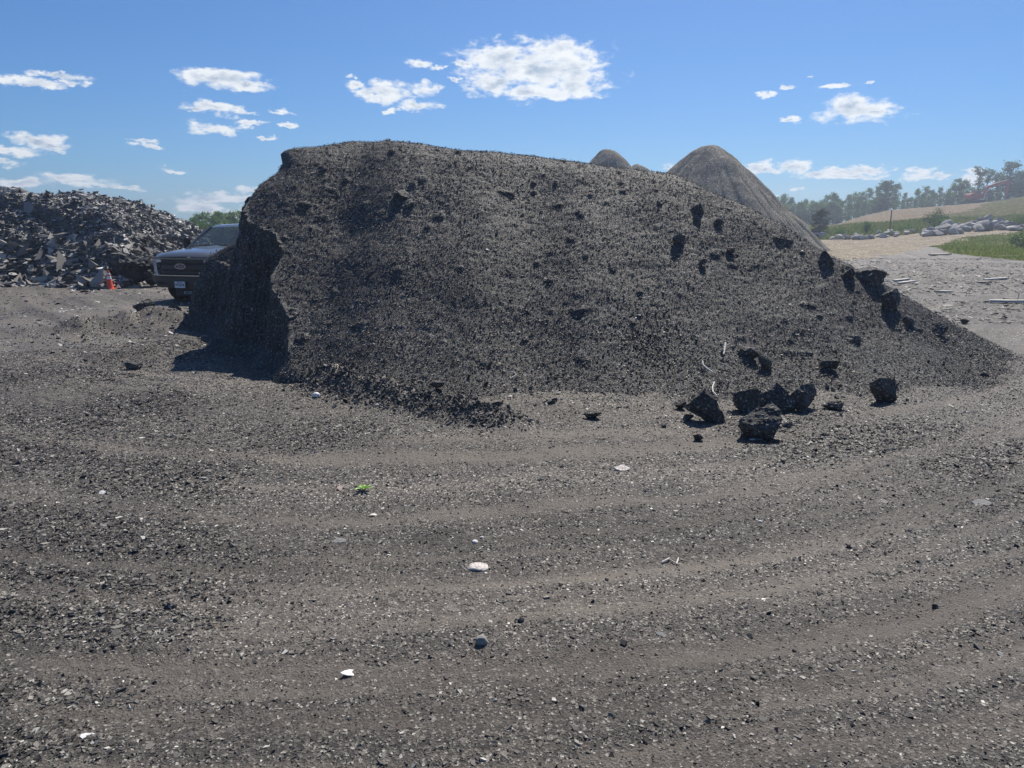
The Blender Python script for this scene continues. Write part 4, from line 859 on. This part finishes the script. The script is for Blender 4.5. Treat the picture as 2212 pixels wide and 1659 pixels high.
for (a, b_, n, D0, D1, s0, s1, l1, lab, grp) in ((1798, 1885, 30, 88, 92, .5, 1.15, .35, 'small pale boulder in the low left-hand row beside the sandy road', 'boulders in the low left-hand row'),
                                        (1880, 2000, 26, 92, 97, .4, 1.05, .3, 'scattered boulder half sunk in weeds between the two boulder heaps', 'scattered boulders among the weeds'),
                                        (1998, 2085, 44, 88, 94, .7, 1.9, .9, 'pale boulder in the middle heap right below the big round shrub', 'boulders of the middle heap'),
                                        (2080, 2190, 56, 90, 97, .7, 1.8, 1.5, 'pale boulder in the tall right-hand heap below the hill', 'boulders of the right-hand heap'),
                                        (2185, 2240, 9, 86, 90, .8, 2.0, .4, 'pale boulder at the road edge by the right border', 'boulders at the right border')):
    for i in range(n):
        t = rnd.random(); s_ = rnd.uniform(s0, s1) * .9; D = rnd.uniform(D0, D1); lift = l1 * rnd.random() * (D - D0) / (D1 - D0) * (1 - abs(2 * t - 1) ** 2); boulder(a + (b_ - a) * t, D, s_, lift, lab, grp)
# ------------------------------------------------------------------ post, trailer
M_post = simple('rusty_post', (.12, .07, .045), .8, .2); h_, hh = top_px(1921, 97, 455); mb = MB(); mb.tube([(0, 0, 0), (0, 0, hh)], .07, 8); mb.box((0, 0, hh), (.2, .2, .06), .01); o = mb.build('post', M_post, None, False, h_); tag(o, 'thin rusty upright post standing among weeds left of the shrub', 'post')
M_gbx = simple('faded_grey_metal', (.30, .31, .35), .6, .4, nscale=2, namp=.15); M_tarp = simple('dark_tarp', (.05, .05, .065), .8, .2, nscale=3, namp=.3)
x, y = at_dist(1757, 92); tl = empty('trailer', (x, y, ground_at(x, y)), R(6)); tag(tl, 'low grey trailer with a dark load parked beside the lone dark tree', 'trailer')
mb = MB(); mb.box((0, 0, .62), (2.5, 1.4, .5), .04); mb.tube([(-1.25, 0, .5), (-2.2, 0, .45)], .05, 6); mb.build('trailer_bed', M_gbx, tl)
mb = MB(); mb.box((-.1, 0, .98), (1.6, 1.1, .30), .10); mb.build('load', M_tarp, tl)
for s_ in (-1, 1): mb = MB(); mb.tube([(0, s_ * .62, .32), (0, s_ * .78, .32)], .32, 18); mb.build('wheel', M_tyre, tl, True)
# ------------------------------------------------------------------ excavator
M_red = simple('faded_red_paint', (.46, .075, .045), .5, .4, nscale=2, namp=.2); M_ex = simple('undercarriage_grey', (.05, .05, .05), .7, .3); M_stripe = simple('cream_panel', (.72, .68, .62), .5, .4)
x, y = at_dist(2097, 196); ex = empty('excavator', (x, y, ground_at(x, y) + .25), 0); tag(ex, 'red tracked excavator with raised boom on the hill in front of the wood', 'excavator')
mb = MB(); mb.prism([(-2.0, 1.1), (1.7, 1.1), (1.7, 2.35), (-1.3, 2.4), (-1.85, 2.2), (-2.05, 1.7)], 'y', -1.3, 1.3, .08); mb.build('engine_housing', M_red, ex)
mb = MB(); mb.box((1.62, 0, 1.72), (.22, 2.66, 1.2), .03); mb.build('cream_panel', M_stripe, ex)
mb = MB(); mb.prism([(.1, 2.4), (1.75, 2.4), (1.75, 2.9), (1.5, 3.1), (.2, 3.1)], 'y', .35, 1.3, .05); cb = mb.build('cab', M_red, ex)
mb = MB(); mb.box((.95, .33, 2.72), (1.1, .03, .45)); mb.build('cab_window', gm, cb)
for s_ in (-1, 1):
    mb = MB(); mb.prism([(-2.1, .35), (-1.8, 0.02), (1.8, 0.02), (2.1, .35), (2.1, .6), (1.8, .85), (-1.8, .85), (-2.1, .6)], 'y', s_ * .9, s_ * 1.5, .05); tk_ = mb.build('track', M_ex, ex)
mb = MB(); mb.tube([(0, 0, .7), (0, 0, 1.12)], .9, 16); mb.build('turntable', M_ex, ex)
mb = MB(); mb.prism([(1.55, 1.7), (1.95, 1.6), (3.2, 3.75), (8.0, 5.05), (8.05, 5.45), (5.0, 5.0), (3.0, 4.35), (2.6, 4.0)], 'y', -.25, .25, .04); bo = mb.build('boom', M_red, ex)
mb = MB(); mb.tube([(2.1, .34, 1.6), (4.3, .34, 4.15)], .1, 8); mb.tube([(4.3, .34, 4.9), (7.9, .34, 5.75)], .09, 8); mb.build('hydraulic_ram', M_stripe, ex)
mb = MB(); mb.prism([(7.45, 5.0), (7.6, 5.75), (8.2, 5.9), (8.45, 5.5), (8.3, 1.6), (7.95, 1.5), (7.55, 4.2)], 'y', -.2, .2, .04); mb.build('dipper_arm', M_red, ex)
mb = MB(); mb.prism([(7.9, 1.7), (8.4, 1.6), (8.5, .9), (8.0, .35), (7.2, .4), (7.0, .8), (7.3, .9)], 'y', -.55, .55, .04); mb.build('bucket', M_ex, ex)
# ------------------------------------------------------------------ haze
hz = MB(); hz.box((0, 0, 11.5), (1250, 1250, 27)); hm = bpy.data.materials.new('haze'); hm.use_nodes = True; ht = hm.node_tree; ht.nodes.clear()
pv = ht.nodes.new('ShaderNodeVolumePrincipled'); pv.inputs['Color'].default_value = (.80, .88, 1, 1); pv.inputs['Density'].default_value = .0013; pv.inputs['Anisotropy'].default_value = .6
mo = ht.nodes.new('ShaderNodeOutputMaterial'); ht.links.new(pv.outputs[0], mo.inputs['Volume']); o = hz.build('haze', hm); tag(o, kind='stuff')
